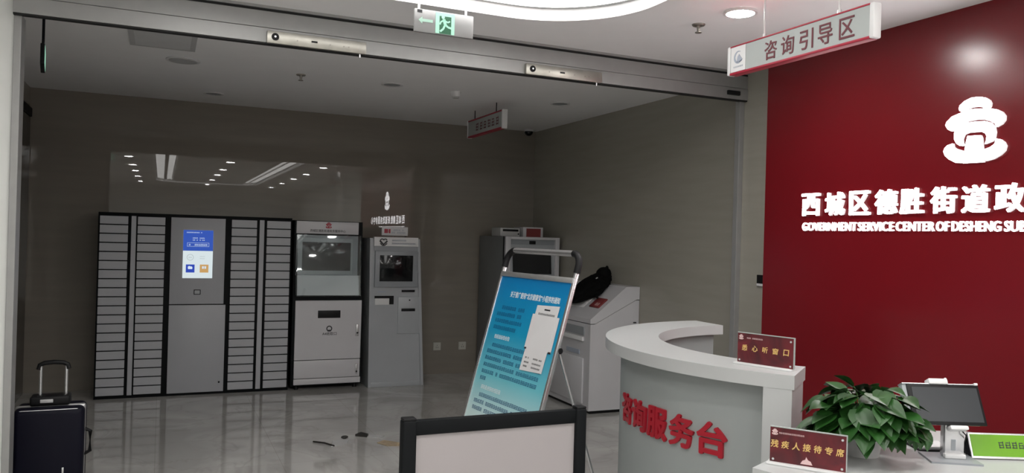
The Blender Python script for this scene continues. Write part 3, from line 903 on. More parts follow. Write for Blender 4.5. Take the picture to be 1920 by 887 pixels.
# ------------------------------------------------------------------ corner terminal
YC = 7.90
kc = thing('corner_terminal', 'tall white terminal with black screen in the back corner behind the blue poster', 'terminal', (3.765, YC, 0))
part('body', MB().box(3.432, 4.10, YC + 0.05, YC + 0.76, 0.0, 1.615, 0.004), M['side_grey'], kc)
part('edge_strip', MB().box(3.428, 3.436, YC + 0.035, YC + 0.05, 0.0, 1.615), M['black'], kc)
fm = MB()
fm.box(3.44, 3.50, YC, YC + 0.05, 0.0, 1.615, 0.003).box(4.05, 4.10, YC, YC + 0.05, 0.0, 1.615, 0.003)
fm.box(3.50, 4.05, YC, YC + 0.05, 1.585, 1.615, 0.003).box(3.50, 4.05, YC, YC + 0.05, 0.0, 1.16, 0.003)
part('front_frame', fm, M['kiosk_white'], kc)
part('hood', MB().box(3.50, 4.05, YC + 0.03, YC + 0.052, 1.53, 1.585), M['kiosk_bezel'], kc)
bz = part('screen_bezel', MB().prism([(YC + 0.042, 1.53), (YC + 0.055, 1.53), (YC + 0.055, 1.16), (YC + 0.005, 1.16)], 3.50, 4.05, 'yzx'), M['kiosk_grey'], kc, smooth=False)
part('screen', MB().prism([(YC + 0.026, 1.466), (YC + 0.04, 1.466), (YC + 0.01, 1.205), (YC - 0.002, 1.205)], 3.535, 4.005, 'yzx'), M['screen'], bz, smooth=False)
part('camera_lens', MB().box(3.735, 3.81, YC + 0.018, YC + 0.04, 1.535, 1.572, 0.003), M['black'], kc)
bx = thing('label_printer', 'low grey device with a dark slot on top of the corner terminal', 'printer', (3.57, YC + 0.28, 1.615))
part('case', MB().box(3.455, 3.695, YC + 0.2, YC + 0.46, 1.6155, 1.712, 0.008), M['vent'], bx)
part('paper_slot', MB().box(3.485, 3.675, YC + 0.194, YC + 0.206, 1.672, 1.696, 0.004), M['black'], bx)
part('button', MB().cyl((3.675, YC + 0.193, 1.645), (3.675, YC + 0.202, 1.645), 0.008, seg=12), M['black'], bx)
rb = thing('red_box', 'red and white carton on top of the corner terminal', 'box', (3.86, YC + 0.3, 1.615))
part('carton', MB().box(3.735, 3.985, YC + 0.2, YC + 0.46, 1.6155, 1.726, 0.003), M['kiosk_white'], rb)
part('front_print', MB().box(3.775, 3.955, YC + 0.1985, YC + 0.202, 1.617, 1.712), M['book_red'], rb, label='red printed front face')

# ------------------------------------------------------------------ large white printer by the right wall
YP = 6.31
pm = thing('large_printer', 'big white sloping top printer against the right wall behind the counter', 'printer', (3.87, 6.78, 0))
part('body', MB().prism([(3.615, 0.03), (4.135, 0.03), (4.135, 1.045), (4.10, 1.045), (3.66, 0.825), (3.615, 0.825)], YP, 7.24, 'xzy'), M['kiosk_white'], pm, smooth=False)
part('lid', MB().prism([(3.612, 0.832), (3.665, 0.832), (4.102, 1.052), (4.135, 1.052), (4.135, 1.172), (3.99, 1.172), (3.655, 0.905), (3.612, 0.872)], YP - 0.004, 7.244, 'xzy'), M['kiosk_white'], pm, smooth=False)
part('plinth', MB().box(3.64, 4.13, YP + 0.02, 7.22, 0.0, 0.03), M['black'], pm)
part('front_door', MB().box(3.600, 3.616, 6.42, 7.15, 0.08, 0.50, 0.003), M['kiosk_white'], pm)
fp = part('front_tray', MB().box(3.590, 3.616, 6.42, 7.15, 0.66, 0.70, 0.006), M['white_plastic'], pm)
part('output_slot', MB().box(3.606, 3.617, 6.42, 7.15, 0.715, 0.79), M['kiosk_bezel'], pm)
part('label', MB().box(3.606, 3.6165, 6.5, 6.75, 0.53, 0.57), M['grey_print'], pm)
part('side_latch', MB().box(4.075, 4.105, YP - 0.006, YP + 0.002, 0.83, 0.842), M['dark_print'], pm)
part('side_grille', MB().box(3.845, 3.905, YP - 0.003, YP + 0.002, 0.555, 0.605).box(3.85, 3.90, YP - 0.004, YP, 0.565, 0.572), M['vent'], pm)

SL = math.atan2(1.172 - 0.905, 3.99 - 3.655)
def on_lid(x):
    return 0.905 + (x - 3.655) * (1.172 - 0.905) / (3.99 - 3.655)
bk = thing('red_booklet', 'red booklet lying under the black bag on the large printer', 'book', (3.76, 6.52, on_lid(3.76)))
fk = frame((3.77, 6.52, on_lid(3.77) + 0.003), (0.15, 1, 0), (-math.cos(SL), 0.15 * math.cos(SL), -math.sin(SL)))
fk = frame((3.77, 6.47, on_lid(3.77) + 0.002), (0, -1, 0), (math.cos(SL), 0, math.sin(SL)))
part('cover', MB(fk).box(-0.07, 0.10, -0.05, 0.075, 0.0, 0.012, 0.001), M['book_red'], bk)
part('paper_block', MB(fk).box(-0.072, 0.098, -0.048, 0.072, 0.002, 0.010), M['paper'], bk)
part('print', glyph_blocks(MB(fk), 0.0, 0.08, -0.03, 0.04, 0.012, 0.1), M['pink_print'], bk, smooth=False)
pp = MB(frame((3.79, 6.76, on_lid(3.79) + 0.002), (0, -1, 0), (math.cos(SL), 0, math.sin(SL))))
pp.box(-0.11, 0.13, -0.10, 0.08, 0.0, 0.006, 0.001)
single('paper_stack', pp, M['paper'], 'thin stack of white paper under the black bag on the large printer', 'paper', loc=(3.79, 6.72, on_lid(3.79)))

bg = thing('black_bag', 'crumpled black shoulder bag lying on the large white printer', 'bag', (3.86, 6.75, on_lid(3.84)))
t = bmesh.new()
bmesh.ops.create_uvsphere(t, u_segments=40, v_segments=24, radius=1.0)
for v in t.verts:
    c = v.co.copy()
    n = noise.noise(c * 2.2 + Vector((3, 1, 2))) * 0.22 + noise.noise(c * 5.0) * 0.09
    # long body lying up the slope, thicker at the wall end
    s = c.x * 0.5 + 0.5
    thick = 0.055 + 0.055 * s
    p = Vector((c.x * 0.235, c.y * 0.21, c.z * thick)) * (1 + n)
    p.z = max(p.z, -0.035)
    v.co = p
bfr = Matrix.Translation((3.86, 6.76, on_lid(3.86) + 0.055)) @ Matrix.Rotation(-SL * 0.82, 4, 'Y')
b_ = MB(bfr)
b_._merge(t)
for cx_, cy_, cz_, r_, sx_, sy_, sz_ in ((0.19, -0.02, 0.055, 0.075, 1.0, 1.2, 0.9), (0.10, 0.0, 0.05, 0.07, 1.5, 1.3, 0.7)):
    b_.sph((cx_, cy_, cz_), r_, sx_, sy_, sz_)
part('body', b_, M['bag'], bg)
sx = MB(bfr)
sx.tube([(-0.05, -0.14, 0.02), (-0.055, -0.19, -0.01), (-0.08, -0.23, -0.015), (-0.10, -0.27, -0.016)], 0.011, 8)
sx.tube([(0.2, -0.05, 0.09), (0.24, -0.06, 0.11), (0.27, 0.0, 0.08), (0.25, 0.05, 0.05)], 0.012, 8)
part('strap', sx, M['bag'], bg)
part('buckle', MB(bfr).box(0.05, 0.075, -0.115, -0.095, 0.085, 0.095, 0.002), M['silver_tube'], bg)

# ------------------------------------------------------------------ blue poster stand
Lp, Rp = Vector((1.891, 4.387, 1.372)), Vector((1.981, 3.654, 1.372))
e = (Rp - Lp).normalized()
nh = Vector((e.y, -e.x, 0))
if nh.x > 0:
    nh = -nh
al = math.radians(15.6)
upv = (-nh * math.sin(al) + Vector((0, 0, math.cos(al)))).normalized()
Wp = (Rp - Lp).length
fr = frame((Lp + Rp) / 2, e, upv)               # x to the viewer's right, y up the lean, z out of the face
bot = -1.372 / math.cos(al)
ps = thing('poster_stand', 'leaning silver stand with a blue notice poster before the glass front', 'poster stand', ((Lp + Rp) / 2 - upv * (1.372 / math.cos(al)))[:])
pb = MB(fr)
pl = pb.box(-Wp / 2, Wp / 2, -1.18, 0.0, -0.004, 0.0)
uvbm = pb.bm
uv = uvbm.loops.layers.uv.new('UVMap')
for fc in uvbm.faces:
    for lp in fc.loops:
        lp[uv].uv = (lp.vert.co.x / Wp + 0.5, (lp.vert.co.y + 1.18) / 1.18)
po = part('poster', pb, M['poster'], ps, smooth=False)
part('title', text(MB(fr), '关于推广使用“北京健康宝”小程序的通知', 0.51, 0.037, 0.0006, 0.012, 0.04, -0.105, 0.0003), M['white_print'], po, smooth=False)
bt = MB(fr)
rg = random.Random(3)
y = -0.20
for k in range(4):
    glyph_blocks(bt, -0.27 if k == 0 else -0.31, -0.27 + (0.26 if k < 3 else 0.22), y - 0.040 * k, 0.024, 0.0003, 0.1, rg)
for k in range(6):
    glyph_blocks(bt, -0.27 if k == 0 else -0.31, 0.29 if k < 5 else -0.24, -0.425 - 0.040 * k, 0.024, 0.0003, 0.1, rg)
for k in range(3):
    glyph_blocks(bt, -0.27 if k == 0 else -0.31, 0.29 if k < 2 else 0.18, -0.72 - 0.040 * k, 0.024, 0.0003, 0.1, rg)
for k in range(2):
    glyph_blocks(bt, -0.27 if k == 0 else -0.31, 0.26 if k == 0 else -0.27, -0.86 - 0.040 * k, 0.024, 0.0003, 0.1, rg)
for k in range(2):
    glyph_blocks(bt, -0.27 if k == 0 else -0.31, 0.28 if k == 0 else 0.0, -0.96 - 0.040 * k, 0.024, 0.0003, 0.1, rg)
part('body_text', bt, M['navy_print'], po, smooth=False)
st = MB(fr)
glyph_blocks(st, -0.27, -0.10, -0.375, 0.026, 0.0003, 0.1, rg)
st2 = MB(fr)
glyph_blocks(st2, -0.27, -0.05, -0.675, 0.026, 0.0003, 0.1, rg)
part('heading_text', st2, M['white_print'], po, smooth=False)
part('heading_text', st, M['white_print'], po, smooth=False)
for s in (-1, 1):
    x = s * (Wp / 2 + 0.004)
    tb = part('side_tube', MB(fr).box(x - 0.010, x + 0.010, bot + 0.012, 0.06, -0.016, 0.006, 0.003), M['silver_tube'], ps)
    part('rubber_foot', MB(fr).box(x - 0.014, x + 0.014, bot + 0.004, bot + 0.035, -0.022, 0.010, 0.004), M['black'], tb)
    c = MB(fr)
    pts = []
    for i in range(9):
        a_ = math.radians(90 * i / 8)
        pts.append((x - s * 0.07 * (1 - math.cos(a_)), 0.055 + 0.07 * math.sin(a_) + (0.035 if True else 0), -0.005))
    pts = [(x, 0.055, -0.005)] + pts
    c.tube(pts, 0.019, 12)
    part('corner_grip', c, M['black'], ps)
part('clamp_bar', MB(fr).box(-Wp / 2 - 0.006, Wp / 2 + 0.006, -0.004, 0.026, -0.012, 0.010, 0.004), M['brushed'], ps)
part('handle_bar', MB(fr).cyl((-Wp / 2 + 0.06, 0.16, -0.005), (Wp / 2 - 0.06, 0.16, -0.005), 0.017, seg=14), M['silver_tube'], ps)
for s in (-1, 1):
    p0 = fr @ Vector((s * Wp / 2, -0.36, -0.02))
    foot = Vector((p0.x, p0.y, 0)) - nh * 0.36
    lg = part('rear_leg', MB().cyl(p0, foot + Vector((0, 0, 0.012)), 0.009, seg=12), M['silver_tube'], ps)
    part('pivot', MB(fr).cyl((s * Wp / 2 - 0.01, -0.36, -0.02), (s * Wp / 2 + 0.014, -0.36, -0.02), 0.016, seg=14), M['black'], lg)
    part('rubber_foot', MB().cyl(foot, foot + Vector((0, 0, 0.03)), 0.014, seg=12), M['black'], lg)
# cards clipped on the poster (their square codes are left out)
cdm = thing('white_card', 'white card pinned at the upper right of the blue poster', 'card', (fr @ Vector((0.14, -0.30, 0.003)))[:])
part('back_sheet', MB(fr).box(0.075, 0.335, -0.385, -0.195, 0.0025, 0.0035), M['paper'], cdm)
part('front_sheet', MB(fr).prism([(0.10, -0.145), (0.315, -0.135), (0.30, -0.50), (0.085, -0.51)], 0.0035, 0.0045), M['paper'], cdm, smooth=False)
gp = MB(fr)
glyph_blocks(gp, 0.13, 0.29, -0.195, 0.012, 0.0045, 0.1, rg)
for yy in (-0.44, -0.465, -0.487):
    glyph_blocks(gp, 0.11, 0.16, yy, 0.010, 0.0045, 0.1, rg)
    glyph_blocks(gp, 0.19, 0.28, yy, 0.010, 0.0045, 0.1, rg)
gp.box(0.18, 0.235, -0.168, -0.160, 0.0045, 0.005)
part('print', gp, M['dark_print'], cdm, smooth=False)
bl = MB(fr)
bl.box(0.08, 0.098, -0.392, -0.382, 0.0035, 0.0055).box(0.312, 0.333, -0.390, -0.380, 0.0035, 0.0055)
part('clip', bl, M['dark_print'], cdm)

# ------------------------------------------------------------------ white board in a black frame
YD = 2.80
xa, xb, zt = 0.827, 1.597, 0.917
bd = thing('framed_board', 'low white board in a thick black frame standing in the foreground', 'display board', ((xa + xb) / 2, YD, 0))
part('panel', MB().box(xa + 0.05, xb - 0.04, YD + 0.012, YD + 0.024, 0.22, zt - 0.05), M['board_white'], bd)
part('top_rail', MB().box(xa + 0.03, xb - 0.02, YD + 0.002, YD + 0.034, zt - 0.058, zt - 0.004, 0.003), M['black_metal'], bd)
part('bottom_rail', MB().box(xa + 0.03, xb - 0.02, YD + 0.002, YD + 0.034, 0.17, 0.225, 0.003), M['black_metal'], bd)
for x0_, x1_ in ((xa, xa + 0.054), (xb - 0.048, xb)):
    po_ = part('post', MB().box(x0_, x1_, YD - 0.006, YD + 0.042, 0.02, zt, 0.008, 3), M['black_metal'], bd)
    part('post_cap', MB().box(x0_ + 0.002, x1_ - 0.002, YD - 0.004, YD + 0.040, zt - 0.002, zt + 0.008, 0.004), M['black'], po_)
    part('foot', MB().box(x0_ - 0.01, x1_ + 0.01, YD - 0.16, YD + 0.20, 0.0, 0.022, 0.006), M['black_metal'], po_)

# ------------------------------------------------------------------ reception counter
CC = (3.144, 3.021)
RO, RI, RP = 1.145, 0.868, 1.062
rc = thing('reception_counter', 'curved white reception counter with red characters on its front', 'reception counter', (2.2, 3.0, 0))
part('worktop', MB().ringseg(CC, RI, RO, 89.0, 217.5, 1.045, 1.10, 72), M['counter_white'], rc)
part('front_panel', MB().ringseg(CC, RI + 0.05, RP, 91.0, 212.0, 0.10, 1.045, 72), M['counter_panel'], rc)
part('end_pillar', MB().ringseg(CC, RI + 0.012, RO - 0.002, 211.6, 217.1, 0.0, 1.045, 6), M['counter_white'], rc)
part('plinth', MB().ringseg(CC, RI + 0.08, RP - 0.03, 91.0, 212.0, 0.0, 0.10, 48), M['brushed'], rc)
for ch, an in zip('咨询服务台', (164.2, 172.8, 181.2, 190.0, 198.7)):
    a_ = math.radians(an)
    f = frame((CC[0] + (RP - 0.001) * math.cos(a_), CC[1] + (RP - 0.001) * math.sin(a_), 0.779), (-math.sin(a_), math.cos(a_), 0), (0, 0, 1))
    part('character', text(MB(f), ch, 0.146, 0.142, 0.012, 0.030), M['letter_red'], rc, smooth=False)

HD = 0.83
dk = thing('side_desk', 'low white desk wing joining the end of the curved counter', 'desk', (2.7, 1.9, 0))
top = [(1.886, 2.146), (2.245, 2.36), (2.45, 2.455), (2.965, 2.357), (3.15, 2.279), (3.207, 2.195), (3.33, 2.146), (3.88, 2.10), (3.88, 0.95), (2.75, 0.95), (2.22, 1.42), (1.98, 1.83)]
top[1] = (2.212, 2.314 - 0.012)
top[2] = (2.452, 2.45)
part('worktop', MB().prism(top, HD - 0.035, HD), M['counter_white'], dk, smooth=False)
body = [(1.97, 2.11), (2.23, 2.27), (2.46, 2.40), (2.95, 2.32), (3.14, 2.23), (3.30, 2.11), (3.86, 2.06), (3.86, 1.0), (2.78, 1.0), (2.27, 1.46), (2.05, 1.85)]
part('base_cabinet', MB().prism(body, 0.08, HD - 0.035), M['counter_panel'], dk, smooth=False)
part('plinth', MB().prism([(x * 0.96 + 0.11, y * 0.96 + 0.07) for x, y in body], 0.0, 0.08), M['brushed'], dk, smooth=False)

# ------------------------------------------------------------------ plaques
def plaque_material():
    m, nt, b = nodes_of('dark_red_plaque_print')
    tc = nt.nodes.new('ShaderNodeTexCoord')
    nz = nt.nodes.new('ShaderNodeTexNoise')
    nz.inputs['Scale'].default_value = 9.0
    nz.inputs['Detail'].default_value = 3
    nz.inputs['Distortion'].default_value = 0.8
    nt.links.new(tc.outputs['Object'], nz.inputs['Vector'])
    rp = nt.nodes.new('ShaderNodeValToRGB')
    rp.color_ramp.elements[0].position = 0.35
    rp.color_ramp.elements[0].color = (0.055, 0.008, 0.012, 1)
    rp.color_ramp.elements[1].position = 0.72
    rp.color_ramp.elements[1].color = (0.17, 0.014, 0.022, 1)
    nt.links.new(nz.outputs['Fac'], rp.inputs['Fac'])
    nt.links.new(rp.outputs['Color'], b.inputs['Base Color'])
    b.inputs['Roughness'].default_value = 0.12
    return m
M['plaque'] = plaque_material()

def plaque(p0, p1, z, body, label, mountain):
    p0, p1 = Vector((p0[0], p0[1], z)), Vector((p1[0], p1[1], z))
    mid = (p0 + p1) / 2
    ev = (p1 - p0).normalized()
    W, Hh = 0.25, 0.122
    f = frame(mid, ev, (0, 0, 1))
    t = thing('desk_plaque', label, 'plaque', mid[:], group='red desk plaques')
    part('acrylic_base', MB(f).box(-W / 2 - 0.008, W / 2 - 0.004, 0.0, 0.008, -0.03, 0.022, 0.002), M['white_plastic'], t)
    card = part('card', MB(f).box(-W / 2, W / 2, 0.008, 0.008 + Hh, -0.005, 0.0), M['plaque'], t, smooth=False)
    ed = MB(f)
    ed.box(W / 2, W / 2 + 0.003, 0.008, 0.008 + Hh, -0.006, 0.003).box(-W / 2, W / 2 + 0.003, 0.008 + Hh, 0.011 + Hh, -0.006, 0.003)
    part('clear_edge', ed, M['sign_face'], t)
    part('emblem', emblem(MB(f), -W / 2 + 0.016, 0.008 + Hh - 0.017, 0.021, 0.0, 0.0006), M['pink_print'], card, smooth=False)
    part('small_print', glyph_blocks(MB(f), -W / 2 + 0.03, -W / 2 + 0.115, 0.008 + Hh - 0.022, 0.0065, 0.0, 0.08), M['pink_print'], card, smooth=False)
    n = len(body)
    span = 0.185 if n == 5 else 0.215
    for i, ch in enumerate(body):
        cxx = -span / 2 + span * i / (n - 1) + (0.0 if n == 5 else -0.002)
        part('character', text(MB(f), ch, 0.025 if n == 5 else 0.026, 0.025 if n == 5 else 0.027, 0.0008, 0.018, cxx, 0.070 if n == 5 else 0.072, 0.0, shear=0.08), M['gold'], card, smooth=False)
    for sx_, sy_ in ((1, 1), (-1, 0), (1, 0)):
        xx, yy = sx_ * (W / 2 - 0.012), (0.008 + Hh - 0.014 if sy_ else 0.018)
        part('screw_cap', MB(f).cyl((xx, yy, 0.0), (xx, yy, 0.004), 0.0042, seg=12), M['silver_tube'], t)
    if mountain:
        mm = MB(f)
        mm.prism([(-0.022, 0.014), (-0.015, 0.026), (-0.006, 0.030), (-0.003, 0.040), (0.003, 0.030), (0.012, 0.026), (0.018, 0.014)], 0.0, 0.0006)
        part('print_motif', mm, M['pink_print'], card, smooth=False)
    return t
plaque((2.225, 2.643), (2.308, 2.405), 1.10, '悉心听窗口', 'dark red plaque with gold characters on the counter top', False)
plaque((1.988, 2.170), (2.132, 1.975), HD, '残疾人接待专席', 'dark red plaque with gold characters on the low desk before the plant', True)

# ------------------------------------------------------------------ potted plant
PX, PY = 2.405, 2.150
pt = thing('potted_plant', 'bushy green leafy plant in a white pot on the low desk', 'plant', (PX, PY, HD))
pot = MB().cyl((PX, PY, HD), (PX, PY, HD + 0.13), 0.058, 0.082, seg=36)
part('pot', pot, M['pot'], pt)
part('soil', MB().cyl((PX, PY, HD + 0.128), (PX, PY, HD + 0.134), 0.076, seg=30), M['soil'], pt)
lr = random.Random(21)
lv, stm = MB(), MB()
def leaf(mb, base, direction, normal, L, W, droop):
    d = direction.normalized()
    n = (normal - d * normal.dot(d)).normalized()
    s = d.cross(n)
    prof = [(0.0, 0.05), (0.08, 0.62), (0.22, 0.96), (0.40, 1.0), (0.58, 0.84), (0.76, 0.52), (0.90, 0.22), (1.0, 0.0)]
    t = bmesh.new()
    rows = []
    for u, w in prof:
        back = -0.10 * L * (1 if u < 0.05 else 0)
        ctr = base + d * (u * L) - Vector((0, 0, 1)) * (droop * L * u * u)
        r = []
        for k in (-1, -0.5, 0, 0.5, 1):
            fold = abs(k) * 0.16 * w * W
            lobe = -0.10 * L * (abs(k) ** 1.5) if u < 0.1 else 0.0
            r.append(t.verts.new(ctr + s * (k * w * W * 0.5) + n * fold + d * lobe))
        rows.append(r)
    for a_, b_ in zip(rows, rows[1:]):
        for k in range(4):
            t.faces.new((a_[k], a_[k + 1], b_[k + 1], b_[k]))
    mb._merge(t)
crown = Vector((PX, PY, HD + 0.12))
camv = Vector((-0.75, -0.66, 0.0))
for i in range(230):
    az = lr.uniform(0, 2 * math.pi)
    el = lr.uniform(-0.05, 1.0)
    elev = math.asin(min(1, max(-0.3, el * 1.15 - 0.22)))
    out = Vector((math.cos(az) * math.cos(elev), math.sin(az) * math.cos(elev), math.sin(elev)))
    R = lr.uniform(0.55, 1.0) if i > 60 else lr.uniform(0.9, 1.0)
    base = crown + Vector((out.x * 0.185 * R, out.y * 0.185 * R, 0.015 + out.z * 0.132 * R))
    d = Vector((out.x, out.y, 0.15 - 0.9 * lr.random() * (1.2 - out.z)))
    d += Vector((lr.uniform(-.45, .45), lr.uniform(-.45, .45), lr.uniform(-.25, .2)))
    nrm = Vector((out.x * 0.6, out.y * 0.6, 0.75)) + Vector((lr.uniform(-.3, .3), lr.uniform(-.3, .3), 0))
    L = lr.uniform(0.07, 0.115)
    if base.z - L * 0.9 < HD + 0.005 and d.z < -0.3:
        d.z = -0.3
    W_, dr_ = L * lr.uniform(0.68, 0.82), lr.uniform(0.05, 0.3)
    clash = False
    for u_ in (0.0, 0.5, 1.0):
        for k_ in (-0.5, 0, 0.5):
            p_ = base + d.normalized() * (L * u_) + Vector((0.7, -0.7, 0)) * (k_ * W_) - Vector((0, 0, dr_ * L * u_ * u_))
            an_ = math.degrees(math.atan2(p_.y - CC[1], p_.x - CC[0])) % 360
            if (math.hypot(p_.x - CC[0], p_.y - CC[1]) < RO + 0.01 and an_ < 219 and p_.z < 1.115) or p_.z < HD + 0.006:
                clash = True
            if (p_ - Vector((2.66, 2.02, p_.z))).length < 0.16 and (p_ - Vector((2.405, 2.15, p_.z))).dot(Vector((0.914, -0.406, 0))) > 0.165:
                clash = True
    if clash:
        continue
    leaf(lv, base, d, nrm, L, W_, dr_)
    if i % 3 == 0:
        a0 = crown + Vector((out.x * 0.03, out.y * 0.03, 0.0))
        stm.tube([a0, a0.lerp(base, 0.5) + Vector((0, 0, 0.03)), base], 0.0022, 6)
for i in range(10):   # hanging pointed leaves on the right hand side
    k = i / 9
    p = Vector((PX, PY, HD + 0.10)) + Vector((0.914, -0.406, 0)) * (0.04 + 0.16 * k) + Vector((-0.406, -0.914, 0)) * lr.uniform(0.03, 0.10)
    leaf(lv, p + Vector((0, 0, lr.uniform(0.0, 0.02))), Vector((0.25 * lr.uniform(-1, 1), 0.2 * lr.uniform(-1, 1), -1)), Vector((-0.5, -0.8, 0.1)), lr.uniform(0.06, 0.085), 0.036, 0.0)
me = part('foliage', lv, M['leaf'], pt)
part('stems', stm, M['stem'], pt)

# ------------------------------------------------------------------ touch terminal on the desk
tt = thing('touch_terminal', 'tilted black touch screen on a silver stand on the low desk', 'touch screen', (2.69, 1.985, HD))
rx, ry = Vector((0.914, -0.406, 0)), Vector((0.406, 0.914, 0))
bf = frame((2.672, 2.000, HD), Vector((0.876, -0.48, 0)), Vector((0.48, 0.876, 0)))
part('base_plate', MB(bf).prism([(-0.09, -0.075), (0.085, -0.085), (0.09, 0.055), (-0.078, 0.066)], 0.0, 0.007), M['kiosk_bezel'], tt, smooth=False)
part('column', MB(bf).box(-0.018, 0.052, -0.012, 0.03, 0.007, 0.16, 0.006), M['silver_tube'], tt)
part('column_hinge', MB(bf).box(-0.022, 0.052, -0.028, -0.004, 0.007, 0.024, 0.004), M['white_plastic'], tt)
part('column_inlay', MB(bf).box(0.004, 0.020, -0.0135, -0.010, 0.035, 0.075), M['kiosk_bezel'], tt)
phi, tau = math.radians(0.1), math.radians(26.7)
nhz = (rx * math.sin(phi) - ry * math.cos(phi)).normalized()
ex_ = (rx * math.cos(phi) + ry * math.sin(phi)).normalized()
uy = (-nhz * math.sin(tau) + Vector((0, 0, 1)) * math.cos(tau)).normalized()
sc0 = Vector((2.672, 2.000, 0)) + rx * -0.0101 + Vector((0, 0, 1.030))
sf = frame(sc0, ex_, uy)
part('shell', MB(sf).box(-0.150, 0.128, -0.070, 0.078, -0.036, -0.006, 0.006), M['kiosk_bezel'], tt)
bz = part('bezel', MB(sf).box(-0.1343, 0.1343, -0.0756, 0.0756, -0.008, 0.0, 0.003), M['black'], tt)
part('screen', MB(sf).box(-0.118, 0.124, -0.064, 0.064, 0.0, 0.0014), M['tablet_screen'], bz)
part('edge_trim', MB(sf).box(-0.150, 0.130, 0.0762, 0.0795, -0.034, 0.0), M['silver_tube'], tt)
cmr = part('camera_module', MB(sf).box(-0.05, 0.022, 0.076, 0.098, -0.03, 0.006, 0.005), M['white_plastic'], tt)
part('camera_knob', MB(sf).sph((0.022, 0.100, -0.01), 0.005), M['white_plastic'], cmr)
part('clip', MB(sf).box(0.118, 0.131, 0.074, 0.083, -0.01, 0.006, 0.002), M['white_plastic'], tt)
part('side_button', MB(sf).box(-0.158, -0.140, -0.008, 0.005, -0.02, 0.002, 0.004), M['white_plastic'], tt)
part('scanner', MB(sf).box(-0.008, 0.060, -0.094, -0.077, -0.024, 0.008, 0.006), M['white_plastic'], tt)
q = lambda x, y, z: sf @ Vector((x, y, z))
part('cable', MB().tube([q(0.045, -0.09, -0.02), q(0.055, -0.11, -0.015), bf @ Vector((0.070, 0.03, 0.05)), bf @ Vector((0.085, 0.04, 0.010))], 0.0025, 8), M['black'], tt)
plug = bf @ Vector((-0.07, 0.05, 0.055))
pg = MB().tube([q(-0.065, -0.07, -0.02), plug + Vector((0, 0, 0.03)), plug], 0.0022, 8).sph(plug[:], 0.013, 0.8, 0.8, 1.4)
part('hanging_plug', pg, M['black'], tt)
pad = MB().prism([(2.657, 2.105), (2.71, 2.225), (2.85, 2.17), (2.81, 2.05)], HD + 0.0005, HD + 0.008)
pd = thing('document_tray', 'flat black tray with white papers behind the touch screen stand', 'tray', (2.745, 2.12, HD))
part('tray', pad, M['black'], pd, smooth=False)
part('papers', MB().prism([(2.675, 2.12), (2.715, 2.21), (2.83, 2.165), (2.79, 2.07)], HD + 0.008, HD + 0.014), M['paper'], pd, smooth=False)

# green tent card
tc_ = thing('tent_card', 'bright green folded notice card in a silver frame at the right desk edge', 'tent card', (2.90, 1.92, HD))
cf = frame((2.759, 1.967, HD + 0.004), (0.909, -0.417, 0), (0.417, 0.909, 0))
hT, bk_ = 0.086, 0.036
ff = frame((2.759, 1.967, HD + 0.004), (0.909, -0.417, 0), Vector((0.417, 0.909, 0)) * bk_ + Vector((0, 0, hT)))
SLn = math.hypot(hT, bk_)
part('front_frame', MB(ff).box(0.0, 0.34, 0.0, SLn, -0.005, 0.0), M['silver_tube'], tc_, smooth=False)
cardg = part('green_face', MB(ff).box(0.006, 0.334, 0.008, SLn - 0.006, 0.0, 0.001), M['green_card'], tc_, smooth=False)
part('print', glyph_blocks(MB(ff), 0.105, 0.23, 0.038, 0.026, 0.001, 0.1), M['dark_print'], cardg, smooth=False)
part('back_panel', MB(cf).prism([(bk_, hT), (bk_ + 0.004, hT), (bk_ * 2 + 0.004, 0.0), (bk_ * 2, 0.0)], 0.0, 0.34, 'yzx'), M['black_metal'], tc_, smooth=False)
part('side_gusset', MB(cf).prism([(0.006, 0.002), (bk_, hT - 0.004), (bk_ * 2 - 0.002, 0.002)], 0.004, 0.007, 'yzx'), M['black_metal'], tc_, smooth=False)

# ------------------------------------------------------------------ suitcase
sx0, sx1, sy0 = -0.722, -0.372, 5.05
su = thing('suitcase', 'dark navy cabin suitcase with raised handle just inside the opening by the left wall', 'suitcase', (-0.55, 5.16, 0))
part('shell', MB().box(sx0, sx1, sy0, sy0 + 0.105, 0.05, 0.578, 0.032, 4).box(sx0, sx1, sy0 + 0.125, sy0 + 0.23, 0.05, 0.578, 0.032, 4), M['suitcase'], su)
part('frame_band', MB().box(sx0 - 0.001, sx1 + 0.001, sy0 + 0.098, sy0 + 0.132, 0.049, 0.579, 0.014, 3), M['brushed'], su)
bnd = MB()
for k in range(1):
    pts = []
    x0_, x1_, za_, zb_, r_ = sx0 + 0.012, sx1 - 0.012, 0.062, 0.568, 0.03
    for cx_, cz_, a0 in ((x1_ - r_, zb_ - r_, 0), (x0_ + r_, zb_ - r_, 90), (x0_ + r_, za_ + r_, 180), (x1_ - r_, za_ + r_, 270)):
        for i in range(6):
            a_ = math.radians(a0 + 18 * i)
            pts.append((cx_ + r_ * math.cos(a_), sy0 + 0.012, cz_ + r_ * math.sin(a_)))
    pts.append(pts[0])
    bnd.tube(pts, 0.0035, 8)
part('piping', bnd, M['brushed'], su)
th = part('handle_housing', MB().box(-0.652, -0.452, sy0 + 0.09, sy0 + 0.20, 0.575, 0.630, 0.012, 3), M['black'], su)
part('handle_plate', MB().box(-0.60, -0.535, sy0 + 0.086, sy0 + 0.092, 0.594, 0.614, 0.003), M['vent'], th)
for x in (-0.607, -0.478):
    part('handle_tube', MB().cyl((x, sy0 + 0.15, 0.60), (x, sy0 + 0.15, 0.80), 0.0085, seg=14), M['silver_tube'], su)
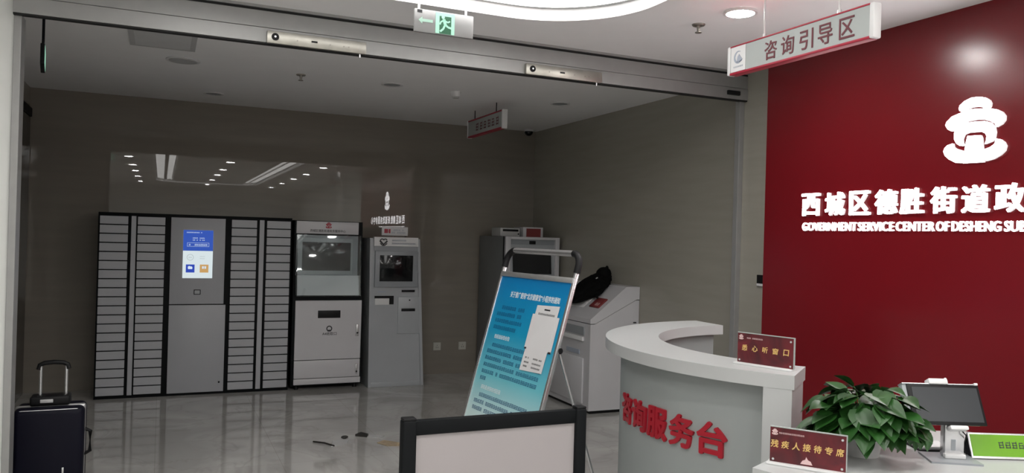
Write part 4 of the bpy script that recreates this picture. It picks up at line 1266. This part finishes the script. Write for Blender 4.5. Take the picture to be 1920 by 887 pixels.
part('grip', MB().tube([(-0.618, sy0 + 0.15, 0.775), (-0.612, sy0 + 0.15, 0.80), (-0.59, sy0 + 0.15, 0.811), (-0.5425, sy0 + 0.15, 0.815), (-0.495, sy0 + 0.15, 0.811), (-0.473, sy0 + 0.15, 0.80), (-0.467, sy0 + 0.15, 0.775)], 0.013, 12), M['black'], su)
part('side_handle', MB().tube([(sx1 - 0.004, sy0 + 0.115, 0.43), (sx1 + 0.026, sy0 + 0.115, 0.415), (sx1 + 0.026, sy0 + 0.115, 0.30), (sx1 - 0.004, sy0 + 0.115, 0.285)], 0.011, 10), M['black'], su)
part('corner_bumper', MB().box(sx0 - 0.012, sx0 + 0.01, sy0 + 0.07, sy0 + 0.16, 0.46, 0.50, 0.006), M['black'], su)
part('badge', MB().box(-0.475, -0.465, sy0 - 0.003, sy0 + 0.002, 0.19, 0.245, 0.0015), M['silver_tube'], su)
for x in (sx0 + 0.05, sx1 - 0.05):
    for y in (sy0 + 0.05, sy0 + 0.18):
        w = part('wheel', MB().cyl((x - 0.011, y, 0.0245), (x + 0.011, y, 0.0245), 0.0245, seg=20), M['black'], su)
        part('wheel_fork', MB().box(x - 0.016, x + 0.016, y - 0.014, y + 0.014, 0.035, 0.056, 0.004), M['black'], w)

# ------------------------------------------------------------------ litter on the back room floor
cs = thing('cable_scrap', 'short black stick with a clear strip on the floor before the white cabinet', 'litter', (1.22, 6.0, 0))
part('stick', MB().tube([(1.10, 6.10, 0.006), (1.17, 6.02, 0.010), (1.225, 5.93, 0.006)], 0.006, 8), M['scrap_dark'], cs)
part('clear_strip', MB().prism([(1.20, 5.92), (1.33, 5.98), (1.37, 6.10), (1.25, 6.10)], 0.0005, 0.003), M['vent'], cs, smooth=False)
part('knot', MB().sph((1.345, 6.13, 0.014), 0.018, 1.6, 1.0, 0.7, 12), M['scrap_dark'], cs)
ws_ = thing('paper_scrap', 'small crumpled dark paper scrap on the floor between stick and tape', 'litter', (1.50, 6.16, 0))
part('fold', MB().prism([(1.44, 6.18), (1.50, 6.24), (1.54, 6.16), (1.52, 6.12)], 0.0005, 0.018), M['scrap_dark'], ws_, smooth=False)
part('sheet', MB().prism([(1.52, 6.12), (1.54, 6.2), (1.66, 6.12), (1.62, 6.06)], 0.0005, 0.003), M['vent'], ws_, smooth=False)
ts = thing('tape_scrap', 'tan piece of packing tape on the floor left of the framed board', 'litter', (1.63, 5.86, 0))
part('strip', MB().prism([(1.55, 5.93), (1.62, 5.99), (1.74, 5.86), (1.70, 5.79), (1.60, 5.82)], 0.0005, 0.004), M['scrap_tan'], ts, smooth=False)
part('curl', MB().cyl((1.68, 5.80, 0.012), (1.74, 5.86, 0.012), 0.011, seg=14), M['scrap_tan'], ts)
